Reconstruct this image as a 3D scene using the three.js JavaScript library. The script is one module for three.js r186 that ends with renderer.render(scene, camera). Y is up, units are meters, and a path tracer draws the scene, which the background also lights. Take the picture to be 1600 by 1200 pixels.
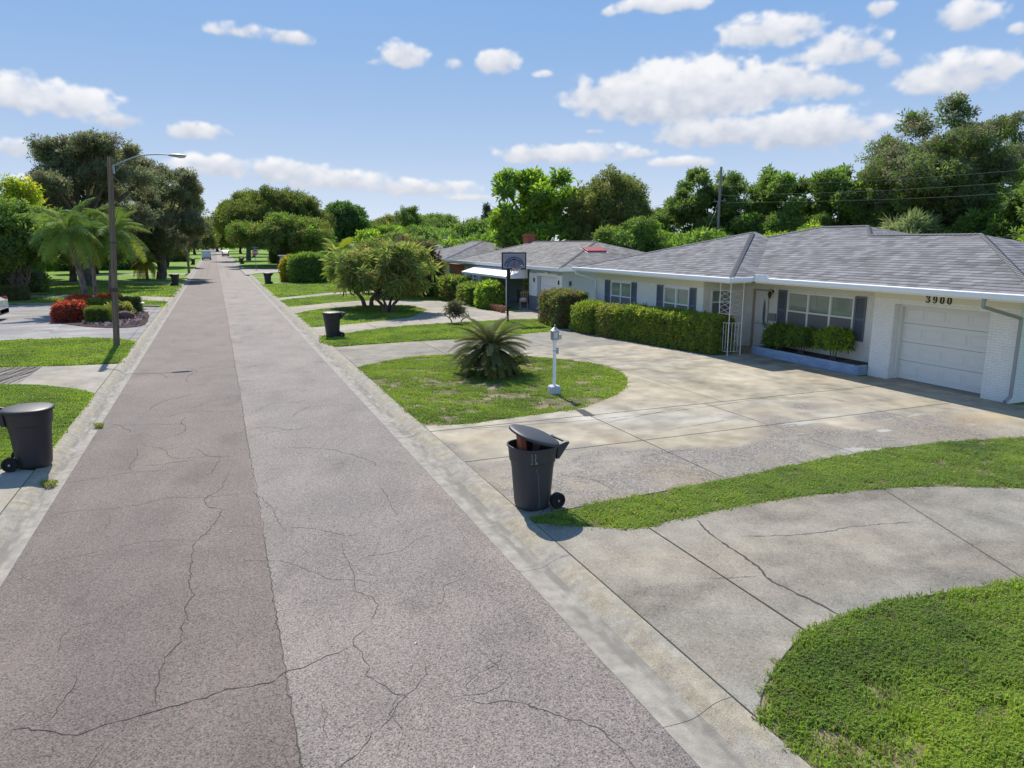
import * as THREE from 'three';
import { mergeGeometries } from 'three/addons/utils/BufferGeometryUtils.js';
import { RoundedBoxGeometry } from 'three/addons/geometries/RoundedBoxGeometry.js';
import { FontLoader } from 'three/addons/loaders/FontLoader.js';
import { TextGeometry } from 'three/addons/geometries/TextGeometry.js';

// ---------- camera, sky, sun, exposure ----------
const scene = new THREE.Scene();
const FOCAL = 1110, PITCH = 0.19739, YAW = 0.38977, EYE = 4;          // focal length in pixels of a 1600 x 1200 picture
const camera = new THREE.PerspectiveCamera(2 * Math.atan(600 / FOCAL) * 180 / Math.PI, 4 / 3, 0.1, 3000);
const FWD = new THREE.Vector3(Math.sin(YAW) * Math.cos(PITCH), -Math.sin(PITCH), -Math.cos(YAW) * Math.cos(PITCH));
camera.position.set(0, EYE, 0); camera.lookAt(FWD.clone().add(camera.position));
const renderer = new THREE.WebGLRenderer({ antialias: true });
renderer.toneMapping = THREE.LinearToneMapping;
renderer.toneMappingExposure = 1.36;
renderer.shadowMap.enabled = true;
const SKY_GAIN = 0.95;
const TO_SUN = new THREE.Vector3(0.03, 1, -0.86).normalize();
const sun = new THREE.DirectionalLight(new THREE.Color(1, 0.935, 0.83), 4.4);
sun.position.copy(TO_SUN).multiplyScalar(200).add(new THREE.Vector3(8, 0, -40)); sun.target.position.set(8, 0, -40);
sun.castShadow = true; sun.shadow.mapSize.set(4096, 4096); sun.shadow.bias = -0.0005;
Object.assign(sun.shadow.camera, { left: -90, right: 90, top: 110, bottom: -110, near: 1, far: 500 });
scene.add(sun, sun.target);

// ---------- random numbers and noise ----------
function rng(seed) { let s = seed >>> 0; return () => { s = (s + 0x6D2B79F5) >>> 0; let t = s; t = Math.imul(t ^ (t >>> 15), t | 1); t ^= t + Math.imul(t ^ (t >>> 7), t | 61); return ((t ^ (t >>> 14)) >>> 0) / 4294967296; }; }
function hash(x, y, z = 0) { let h = Math.imul(x | 0, 374761393) ^ Math.imul(y | 0, 668265263) ^ Math.imul(z | 0, 2147483647 - 5923); h = Math.imul(h ^ (h >>> 13), 1274126177); h ^= h >>> 16; return (h >>> 0) / 4294967296; }
const sm = t => t * t * (3 - 2 * t), lerp = (a, b, t) => a + (b - a) * t, clamp = (x, a = 0, b = 1) => Math.min(b, Math.max(a, x));
const step = (a, b, x) => sm(clamp((x - a) / (b - a)));
const md = (a, n) => ((a % n) + n) % n;
function vn(x, y, per = 0, seed = 0) {
  const xi = Math.floor(x), yi = Math.floor(y), u = sm(x - xi), v = sm(y - yi);
  const x0 = per ? md(xi, per) : xi, x1 = per ? md(xi + 1, per) : xi + 1, y0 = per ? md(yi, per) : yi, y1 = per ? md(yi + 1, per) : yi + 1;
  return lerp(lerp(hash(x0, y0, seed), hash(x1, y0, seed), u), lerp(hash(x0, y1, seed), hash(x1, y1, seed), u), v);
}
function fbm(x, y, oct = 4, per = 0, seed = 0) { let a = 0.5, s = 0, n = 0; for (let i = 0; i < oct; i++) { s += a * vn(x, y, per, seed + i * 17); n += a; x *= 2; y *= 2; per *= 2; a *= 0.5; } return s / n; }
function vn3(x, y, z, seed = 0) { const k = Math.floor(z), w = sm(z - k); return lerp(vn(x, y, 0, seed + k * 31), vn(x, y, 0, seed + k * 31 + 31), w); }

// ---------- the sky: blue air with fair-weather cumulus ----------
(function () {
  const W = 4096, H = 2048, data = new Float32Array(W * H * 4);
  const RIGHT = new THREE.Vector3(Math.cos(YAW), 0, Math.sin(YAW)), UPV = new THREE.Vector3().crossVectors(RIGHT, FWD);
  const azel = (px, py) => { const d = FWD.clone().addScaledVector(RIGHT, (px - 800) / FOCAL).addScaledVector(UPV, -(py - 600) / FOCAL).normalize(); return [Math.atan2(d.x, -d.z), Math.asin(d.y)]; };
  // clouds as groups of lobes: centre and half size in degrees; the ones in view read off the photograph, the rest scattered alike
  const clouds = [];
  for (const [px, py, rx, ry, den] of [[385, 50, 70, 14, .75], [455, 60, 45, 12, .8], [630, 88, 42, 22, 1], [588, 98, 26, 8, .5], [712, 100, 20, 14, .6], [775, 97, 34, 22, 1], [40, 150, 62, 28, 1], [115, 165, 70, 24, .95], [175, 188, 45, 14, .8], [305, 205, 44, 16, .85], [15, 232, 36, 14, .9], [345, 262, 75, 18, .95], [440, 270, 90, 20, .95], [540, 284, 110, 20, .9], [660, 296, 110, 16, .9], [880, 241, 120, 17, 1.05], [985, 240, 40, 9, .6], [965, 148, 84, 34, 1.2], [1085, 142, 125, 42, 1.3], [1200, 136, 105, 30, 1.15], [1060, 170, 140, 27, 1.25], [1290, 140, 50, 20, .8], [1150, 206, 115, 24, 1.3], [1265, 206, 105, 30, 1.4], [1205, 52, 88, 26, .8], [1330, 76, 72, 30, .8], [1270, 90, 70, 12, .55], [1392, 97, 24, 16, .6], [1505, 118, 84, 30, .95], [1560, 100, 40, 20, .8], [1450, 140, 40, 14, .6], [1512, 26, 42, 22, 1], [1040, 8, 85, 13, .9], [950, 20, 14, 9, .7], [1376, 15, 24, 13, .9], [1592, 46, 14, 9, .8], [1070, 254, 58, 10, .8], [850, 116, 20, 7, .4], [930, 205, 16, 5, .45], [200, 300, 90, 12, .6], [60, 285, 60, 12, .6], [740, 310, 70, 8, .5]]) {
    const [a, e] = azel(px, py); clouds.push([a, e, rx / FOCAL, ry / FOCAL * 1.08, den]);
  }
  const r = rng(77);
  for (let i = 0; i < 60; i++) {
    const e = 0.05 + 1.15 * r() * r(); let a = (r() * 2 - 1) * Math.PI;
    if (a > -0.45 && a < 1.2 && e < 0.4) continue;
    const s = (0.05 + 0.09 * r()) / Math.max(0.35, Math.cos(e)), n = 2 + Math.floor(r() * 4);
    for (let k = 0; k < n; k++) clouds.push([a + (r() - .5) * s * 2.2, e + (r() - .4) * 0.035, s * (.4 + .6 * r()), 0.016 + 0.03 * r(), .7 + .3 * r()]);
  }
  const bands = Array.from({ length: 128 }, () => []);
  clouds.forEach(c => { for (let b = 0; b < 128; b++) { const e = (b + .5) / 128 * Math.PI / 2; if (Math.abs(e - c[1]) < c[3] * 1.9 + 0.012) bands[b].push(c); } });
  for (let j = 0; j < H; j++) {
    const el = (j + .5) / H * Math.PI - Math.PI / 2;
    for (let i = 0; i < W; i++) {
      const o = (j * W + i) * 4; let R, G, B;
      if (el <= 0) { R = .30; G = .31; B = .27; } else {
        const th = (i + .5) / W * 2 * Math.PI - Math.PI, x = Math.cos(th), z = Math.sin(th), az = Math.atan2(x, -z);
                R = .10 + .52 * Math.exp(-el * 6.0); G = .25 + .42 * Math.exp(-el * 5.3); B = .56 + .18 * Math.exp(-el * 5);
        const ca = TO_SUN.x * x * Math.cos(el) + TO_SUN.y * Math.sin(el) + TO_SUN.z * z * Math.cos(el), glow = .22 * Math.pow(Math.max(0, ca), 14);
        R += glow; G += glow; B += glow * .9;
        const list = bands[Math.min(127, Math.floor(el / (Math.PI / 2) * 128))];
        if (list.length) {
          let d = -9, top = 0, wsum = 1e-5;
          for (const c of list) {
            let dx = az - c[0]; if (dx > Math.PI) dx -= 2 * Math.PI; if (dx < -Math.PI) dx += 2 * Math.PI;
            const ex = dx / c[2], ey0 = (el - c[1]) / c[3], ey = ey0 < 0 ? ey0 * 1.35 : ey0, q = 1 - (ex * ex + ey * ey);
            if (q < -2.5) continue;
            const w = Math.exp(2.2 * (q - 1)) * c[4]; d = Math.max(d, q * .8 + .55 * (c[4] - 1)); top += w * ey0; wsum += w;
          }
          const n1 = d > -1.2 ? fbm(az * 60, el * 85, 5, 0, 3) : 0, n2 = d > -1.2 ? fbm(az * 22 + 9, el * 40, 3, 0, 8) : 0, dens = step(.0, .58, d + (n1 - .5) * 1.15 + (n2 - .5) * .5);
          if (d > -1.2 && dens > 0) {
            const lit = clamp(.50 + .62 * (top / wsum) + (n1 - .5) * .75 + (1 - dens) * .15);
            const cr = lerp(.39, .76, lit), cg = lerp(.43, .755, lit), cb = lerp(.52, .76, lit), a = dens * .92;
            R = lerp(R, cr, a); G = lerp(G, cg, a); B = lerp(B, cb, a);
          }
        }
      }
      data[o] = R * SKY_GAIN; data[o + 1] = G * SKY_GAIN; data[o + 2] = B * SKY_GAIN; data[o + 3] = 1;
    }
  }
  const t = new THREE.DataTexture(data, W, H, THREE.RGBAFormat, THREE.FloatType);
  t.mapping = THREE.EquirectangularReflectionMapping; t.magFilter = t.minFilter = THREE.LinearFilter; t.needsUpdate = true;
  scene.background = t; scene.environment = t;
})();

// ---------- helpers ----------
const P = (X, Y, D) => new THREE.Vector3(X, Y, -D);                   // X to the right of the street, D metres down the street
const taken = {};
function numbered(name) { const n = taken[name] = (taken[name] ?? -1) + 1; return n ? `${name}_${String(n).padStart(3, '0')}` : name; }
function lit(o) { o.castShadow = o.receiveShadow = true; return o; }
function thing(name, label, category, at, turn = 0, group) {
  const o = new THREE.Group(); o.name = numbered(name); o.position.copy(at ?? P(0, 0, 0)); o.rotation.y = turn;
  o.userData = { label, category }; if (group) o.userData.group = group; scene.add(o); return o;
}
function tag(o, label, category, group) { o.name = numbered(o.name); o.userData = { ...o.userData, label, category }; if (group) o.userData.group = group; scene.add(o); return o; }
function prep(g) {
  if (g.index) g = g.toNonIndexed();
  for (const k of Object.keys(g.attributes)) if (!['position', 'normal', 'uv'].includes(k)) g.deleteAttribute(k);
  if (!g.attributes.normal) g.computeVertexNormals();
  if (!g.attributes.uv) g.setAttribute('uv', new THREE.BufferAttribute(new Float32Array(g.attributes.position.count * 2), 2));
  g.clearGroups(); return g;
}
const merge = list => list.length === 1 ? prep(list[0]) : mergeGeometries(list.map(prep));
function part(parent, name, geo, mat, extra) {
  const m = lit(new THREE.Mesh(Array.isArray(geo) ? merge(geo) : geo, mat)); m.name = name; if (extra) m.userData = extra; parent?.add(m); return m;
}
function structure(name, geo, mat) { const m = part(scene, numbered(name), geo, mat, { kind: 'structure' }); return m; }
function structureGroup(name) { const g = new THREE.Group(); g.name = numbered(name); g.userData = { kind: 'structure' }; scene.add(g); return g; }
function metreUV(g) {                                                   // uv in metres along the two axes across each face
  g = prep(g); const p = g.attributes.position, uv = g.attributes.uv, a = new THREE.Vector3(), b = new THREE.Vector3(), c = new THREE.Vector3();
  for (let i = 0; i < p.count; i += 3) {
    a.fromBufferAttribute(p, i); b.fromBufferAttribute(p, i + 1); c.fromBufferAttribute(p, i + 2);
    const n = b.clone().sub(a).cross(c.clone().sub(a)), ax = Math.abs(n.x), ay = Math.abs(n.y), az = Math.abs(n.z);
    for (let k = 0; k < 3; k++) { const q = [a, b, c][k]; if (ay >= ax && ay >= az) uv.setXY(i + k, q.x, -q.z); else if (ax >= az) uv.setXY(i + k, -q.z, q.y); else uv.setXY(i + k, q.x, q.y); }
  }
  return g;
}
function box(x0, x1, y0, y1, d0, d1, round = 0) {                       // X, Y, D ranges
  const w = Math.abs(x1 - x0), h = Math.abs(y1 - y0), d = Math.abs(d1 - d0), r = Math.min(round, w / 2.01, h / 2.01, d / 2.01);
  const g = r > 0 ? new RoundedBoxGeometry(w, h, d, 1, r) : new THREE.BoxGeometry(w, h, d);
  g.translate((x0 + x1) / 2, (y0 + y1) / 2, -(d0 + d1) / 2); return metreUV(g);
}
function cyl(r0, r1, a, b, seg = 12) {                                  // from point a (radius r0) to b (radius r1)
  const v = b.clone().sub(a), g = new THREE.CylinderGeometry(r1, r0, v.length(), seg, 1);
  g.applyQuaternion(new THREE.Quaternion().setFromUnitVectors(new THREE.Vector3(0, 1, 0), v.clone().normalize())); g.translate((a.x + b.x) / 2, (a.y + b.y) / 2, (a.z + b.z) / 2); return prep(g);
}
function taper(points, r0, r1, seg = 8, rings = 0, wob = 0, rnd = Math.random) {            // tapered tube through points
  const c = points.length > 2 ? new THREE.CatmullRomCurve3(points) : new THREE.LineCurve3(points[0], points[1]);
  const n = rings || Math.max(2, points.length * 3), fr = c.computeFrenetFrames(n, false), pos = [], uv = [], idx = [], L = c.getLength();
  for (let i = 0; i <= n; i++) {
    const t = i / n, q = c.getPointAt(t), r = lerp(r0, r1, t) * (1 + wob * (rnd() - .5));
    for (let k = 0; k <= seg; k++) { const a = k / seg * Math.PI * 2, v = fr.normals[i].clone().multiplyScalar(Math.cos(a)).addScaledVector(fr.binormals[i], Math.sin(a)); pos.push(q.x + v.x * r, q.y + v.y * r, q.z + v.z * r); uv.push(k / seg * Math.max(.2, Math.round(r0 * 6)), t * L); }
  }
  for (let i = 0; i < n; i++) for (let k = 0; k < seg; k++) { const a = i * (seg + 1) + k, b = a + seg + 1; idx.push(a, a + 1, b, b, a + 1, b + 1); }
  const g = new THREE.BufferGeometry(); g.setAttribute('position', new THREE.Float32BufferAttribute(pos, 3)); g.setAttribute('uv', new THREE.Float32BufferAttribute(uv, 2)); g.setIndex(idx); g.computeVertexNormals();
  return prep(g);
}
function slabGeo(poly, y0, y1, bevel = 0) {                             // polygon in (X, D), extruded upward; uv in metres
  const s = new THREE.Shape(poly.map(([x, d]) => new THREE.Vector2(x, d)));
  const g = new THREE.ExtrudeGeometry(s, { depth: y1 - y0 - bevel, bevelEnabled: bevel > 0, bevelSize: bevel, bevelThickness: bevel, bevelOffset: -bevel, bevelSegments: 1, curveSegments: 1 });
  g.rotateX(-Math.PI / 2); g.translate(0, y0, 0); return metreUV(g);
}
function sheetGeo(poly, y) { const g = new THREE.ShapeGeometry(new THREE.Shape(poly.map(([x, d]) => new THREE.Vector2(x, d)))); g.rotateX(-Math.PI / 2); g.translate(0, y, 0); return metreUV(g); }
function faceGeo(pts, uvs) {                                            // one flat convex polygon of 3D points
  const pos = [], uv = []; for (let i = 1; i < pts.length - 1; i++) for (const k of [0, i, i + 1]) { pos.push(pts[k].x, pts[k].y, pts[k].z); uv.push(...(uvs ? uvs[k] : [0, 0])); }
  const g = new THREE.BufferGeometry(); g.setAttribute('position', new THREE.Float32BufferAttribute(pos, 3)); g.setAttribute('uv', new THREE.Float32BufferAttribute(uv, 2)); g.computeVertexNormals(); return g;
}
function clip(poly, nx, nd, c) {                                        // keep nx*X + nd*D >= c
  const out = []; for (let i = 0; i < poly.length; i++) { const a = poly[i], b = poly[(i + 1) % poly.length], fa = nx * a[0] + nd * a[1] - c, fb = nx * b[0] + nd * b[1] - c; if (fa >= 0) out.push(a); if (fa * fb < 0) { const t = fa / (fa - fb); out.push([lerp(a[0], b[0], t), lerp(a[1], b[1], t)]); } } return out;
}
function cells(poly, xs, ds, gap = 0.012) {                             // a polygon cut along lines of constant X and constant D
  const out = []; const X = [-1e3, ...xs, 1e3], D = [-1e3, ...ds, 1e3];
  for (let i = 0; i < X.length - 1; i++) for (let j = 0; j < D.length - 1; j++) { let p = clip(clip(poly, 1, 0, X[i] + gap), -1, 0, -(X[i + 1] - gap)); p = clip(clip(p, 0, 1, D[j] + gap), 0, -1, -(D[j + 1] - gap)); if (p.length > 2 && Math.abs(area(p)) > .02) out.push(p); }
  return out;
}
const area = p => p.reduce((s, a, i) => { const b = p[(i + 1) % p.length]; return s + a[0] * b[1] - a[1] * b[0]; }, 0) / 2;
function inside(p, x, d) { let r = false; for (let i = 0, j = p.length - 1; i < p.length; j = i++) { const [xi, di] = p[i], [xj, dj] = p[j]; if ((di > d) !== (dj > d) && x < (xj - xi) * (d - di) / (dj - di) + xi) r = !r; } return r; }
function smooth(pts, n = 4, closed = true) { return new THREE.CatmullRomCurve3(pts.map(([x, d]) => new THREE.Vector3(x, d, 0)), closed, 'centripetal').getPoints(pts.length * n).slice(0, closed ? -1 : undefined).map(v => [v.x, v.y]); }
function ground(px, py, h = 0) {                                        // point of the level y = h seen at a pixel of the photograph
  const R = new THREE.Vector3(Math.cos(YAW), 0, Math.sin(YAW)), U = new THREE.Vector3().crossVectors(R, FWD), d = FWD.clone().addScaledVector(R, (px - 800) / FOCAL).addScaledVector(U, -(py - 600) / FOCAL), t = (h - EYE) / d.y; return [d.x * t, -d.z * t];
}

// ---------- textures ----------
const toS = c => c <= .0031308 ? c * 12.92 : 1.055 * Math.pow(c, 1 / 2.4) - .055;
const LUT = Uint8Array.from({ length: 4097 }, (_, i) => Math.round(255 * toS(i / 4096)));
function tex(w, h, fn, gray = false) {
  const a = new Uint8Array(w * h * 4);
  for (let j = 0; j < h; j++) for (let i = 0; i < w; i++) { const o = (j * w + i) * 4, c = fn(i / w, j / h, i, j); if (gray) { a[o] = a[o + 1] = a[o + 2] = clamp(c) * 255; } else { a[o] = LUT[Math.round(clamp(c[0]) * 4096)]; a[o + 1] = LUT[Math.round(clamp(c[1]) * 4096)]; a[o + 2] = LUT[Math.round(clamp(c[2]) * 4096)]; } a[o + 3] = 255; }
  const t = new THREE.DataTexture(a, w, h, THREE.RGBAFormat); t.wrapS = t.wrapT = THREE.RepeatWrapping; t.magFilter = THREE.LinearFilter; t.minFilter = THREE.LinearMipmapLinearFilter; t.generateMipmaps = true; if (!gray) t.colorSpace = THREE.SRGBColorSpace; t.needsUpdate = true; return t;
}
const rep = (t, sx, sy = sx, ox = 0, oy = 0) => { const c = t.clone(); c.repeat.set(sx, sy); c.offset.set(ox, oy); c.needsUpdate = true; return c; };
const rgb = (r, g, b) => new THREE.Color().setRGB(r, g, b);
const mat = (color, roughness = .8, more = {}) => new THREE.MeshStandardMaterial({ color: Array.isArray(color) ? rgb(...color) : color, roughness, ...more });

const asphaltMap = tex(1024, 1024, (u, v, i, j) => {
  const n = hash(i >> 1, j >> 1, 5) * .35 + hash(i, j, 9) * .3 + vn(u * 380, v * 380, 380, 4) * .35, big = fbm(u * 5, v * 5, 4, 5, 2);
  let k = .62 + .62 * (n - .5) * 2.0 + (big - .5) * .28; if (hash(i >> 1, j >> 1, 21) > .975) k += .5; if (hash(i >> 1, j >> 1, 22) > .86) k -= .34; k = Math.max(.08, k);
  const w = hash(i >> 1, j >> 1, 31) - .5; return [k * (1 + .10 * w), k, k * (1 - .10 * w)];
});
const grainBump = tex(512, 512, (u, v, i, j) => .5 * hash(i, j, 3) + .5 * vn(u * 170, v * 170, 170, 6), true);
const concreteMap = tex(1024, 1024, (u, v, i, j) => {
  const f = fbm(u * 6, v * 6, 5, 6, 12), g = fbm(u * 26, v * 26, 4, 26, 14), s = hash(i, j, 15), s2 = hash(i >> 1, j >> 1, 16);
  let k = .80 + (f - .5) * .5 + (g - .5) * .3 + (s - .5) * .18 + (s2 > .96 ? -.2 : 0) + (s2 < .03 ? .16 : 0);
  const warm = fbm(u * 4 + 7, v * 4, 3, 4, 19) - .45; return [k * (1 + .12 * warm), k, k * (1 - .24 * warm)];
});
// the worn concrete of the two near driveways: X 3.8 to 19.8, D 3.6 to 23.6
const driveMap = tex(2048, 2048, (u, v, i, j) => {
  const X = 3.8 + u * 16, D = 3.6 + v * 20;
  const f = fbm(X * .8, D * .8, 5, 0, 41), g = fbm(X * 3.1, D * 3.1, 5, 0, 43), st = fbm(X * .35 + D * .9, D * .35 - X * .1, 4, 0, 47), s = hash(i, j, 44), s2 = hash(i >> 1, j >> 1, 45), peb = vn(X * 45, D * 45, 0, 46);
  let r, gg, b;
  if (D < medianMid(X)) {                                               // the grey drive with exposed shell grit
    let k = .215 + (f - .5) * .10 + (g - .5) * .14 + (s - .5) * .06 + (peb - .5) * .05; k -= .05 * step(.52, .75, fbm(X * .5 + 3, D * 1.3, 4, 0, 52)); if (s > .965) k += .12; if (s2 < .05) k -= .06;
    const w = (st - .5) * .16; r = k * (1.09 + w); gg = k * .985; b = k * (.80 - w);
  } else {
    let k = .295 + (f - .5) * .24 + (g - .5) * .24 + (s - .5) * .035;
    const warm = .17 + (st - .42) * .45; r = k * (1.05 + .3 * warm); gg = k * .97; b = k * (.83 - .5 * warm);
    const worn = step(.0, .45, (12.4 - D) * .35 + (fbm(X * .55, D * .7, 4, 0, 61) - .5) * 2.2 - .05) * step(16.5, 14.5, X);          // exposed dark grit toward the verge
    const grit = .085 + .16 * peb + (s2 > .9 ? .18 : 0) - (s2 < .2 ? .08 : 0), gw = worn * (.5 + .5 * step(.30, .58, g));
    r = lerp(r, grit * 1.06, gw * .85); gg = lerp(gg, grit * .94, gw * .85); b = lerp(b, grit * .84, gw * .85);
    const mil = step(.56, .74, fbm(X * .45 + 11, D * 1.6, 5, 0, 66)) * step(15, 18, D + (X - 12) * .3) * .55;                           // long dark streaks of mildew
    r *= 1 - .55 * mil; gg *= 1 - .53 * mil; b *= 1 - .5 * mil;
    const rust = step(.58, .8, fbm(X * .7 + 5, D * .9 + 2, 4, 0, 71)) * .5; gg *= 1 - .12 * rust; b *= 1 - .3 * rust;
    const wh = step(.62, .70, fbm(X * 1.1, D * 2.6, 4, 0, 75)) * step(10.2, 11.4, X) * step(15.6, 14, X) * step(12.4, 11.4, D); r = lerp(r, .42, wh * .8); gg = lerp(gg, .40, wh * .8); b = lerp(b, .36, wh * .8);
  }
  return [r, gg, b];
});
function medianMid(X) { return X < 5 ? 8.5 : 8.5 + .02 * (X - 5) - .012 * Math.max(0, X - 9) ** 2 * .6; }
const kerbMap = tex(256, 2048, (u, v, i, j) => {                        // u across from the road, v along 9 m
  const g = fbm(u * 8, v * 96, 4, 0, 81), f = fbm(u * 3, v * 24, 4, 0, 83), s = hash(i >> 1, j >> 1, 84), s1 = hash(i, j, 85);
  let k = .27 + (g - .5) * .16 + (f - .5) * .08 + (s1 - .5) * .06; let r = k * 1.07, gg = k * .97, b = k * .81;
  if (u > .52) { const a = step(.35, .65, f); const y = .07 * a; gg -= y * .15; b -= y * .5; if (s > .955) { r += .11; gg += .11; b += .10; } if (s < .08) { r -= .1; gg -= .1; b -= .09; } }
  else { const dirt = step(.25, .65, fbm(u * 9, v * 30, 5, 0, 88)) * step(.2, .34, u); r = lerp(r, .15, dirt * .7); gg = lerp(gg, .135, dirt * .7); b = lerp(b, .115, dirt * .7); }
  return [r, gg, b];
});
const shingleMap = tex(1024, 1024, (u, v, i, j) => {                    // 4.2 m by 4.2 m, 18 courses, tabs of 0.3 m
  const row = Math.floor(v * 18), fv = v * 18 - row, off = hash(row, 3, 90), tu = md(u * 14 + off, 14), tab = Math.floor(tu), fu = tu - tab;
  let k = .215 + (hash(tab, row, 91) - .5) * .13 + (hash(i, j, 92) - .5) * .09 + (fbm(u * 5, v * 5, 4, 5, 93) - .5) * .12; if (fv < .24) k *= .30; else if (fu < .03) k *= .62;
  return [k * 1.0, k * .985, k * 1.03];
});
const shingleBump = tex(1024, 1024, (u, v, i, j) => { const row = Math.floor(v * 18), fv = v * 18 - row, off = hash(row, 3, 90), tu = md(u * 14 + off, 14), fu = tu - Math.floor(tu); return (fu < .03 ? .2 : .45 + .5 * (1 - fv)) * (fv < .08 ? .5 : 1) + hash(i, j, 94) * .08; }, true);
const brickBump = tex(512, 512, (u, v, i, j) => { const row = Math.floor(v * 16), fv = v * 16 - row, fu = md(u * 5 + (row & 1) * .5, 1); return (fv < .14 || fu < .045) ? .1 : .75 + .2 * vn(u * 60, v * 60, 60, 95); }, true);    // 1.07 m tile
const paintMap = tex(512, 512, (u, v, i, j) => { const row = Math.floor(v * 16), fv = v * 16 - row, fu = md(u * 5 + (row & 1) * .5, 1); const k = .95 + (fbm(u * 6, v * 6, 4, 6, 97) - .5) * .14 - ((fv < .14 || fu < .045) ? .10 : 0) - (hash(i >> 1, j >> 1, 98) > .985 ? .06 : 0); return [k, k, k * .985]; });
const lawnMap = tex(1024, 1024, (u, v, i, j) => {
  const f = fbm(u * 8, v * 8, 5, 8, 101), g = fbm(u * 60, v * 60, 3, 60, 102), s = hash(i, j, 103), t = step(.60, .78, fbm(u * 14, v * 14, 4, 14, 104) + (s - .5) * .2);
  let k = .7 + (f - .5) * .5 + (g - .5) * .9 + (s - .5) * .5; return [lerp(.20, .25, t) * k, lerp(.37, .26, t) * k, lerp(.017, .06, t) * k];
});
const soilMap = tex(512, 512, (u, v, i, j) => { const k = .5 + (fbm(u * 12, v * 12, 4, 12, 111) - .5) * .9 + (hash(i >> 1, j >> 1, 112) - .5) * .6; return [.155 * k, .115 * k, .08 * k]; });
const gravelMap = tex(1024, 1024, (u, v, i, j) => { const k = .52 + (fbm(u * 5, v * 9, 4, 0, 121) - .5) * .5 + (hash(i >> 1, j >> 1, 122) - .5) * .42; return [.56 * k, .52 * k, .49 * k]; });
const barkMap = tex(256, 512, (u, v, i, j) => { const k = .6 + (fbm(u * 18, v * 9, 4, 0, 131) - .5) * 1.2; return [.22 * k, .18 * k, .145 * k]; });
const poleMap = tex(128, 1024, (u, v, i, j) => { const k = .7 + (fbm(u * 24, v * 10, 4, 0, 135) - .5) * .9 + (hash(i, 4, 136) - .5) * .3; return [.27 * k, .19 * k, .135 * k]; });

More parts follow.
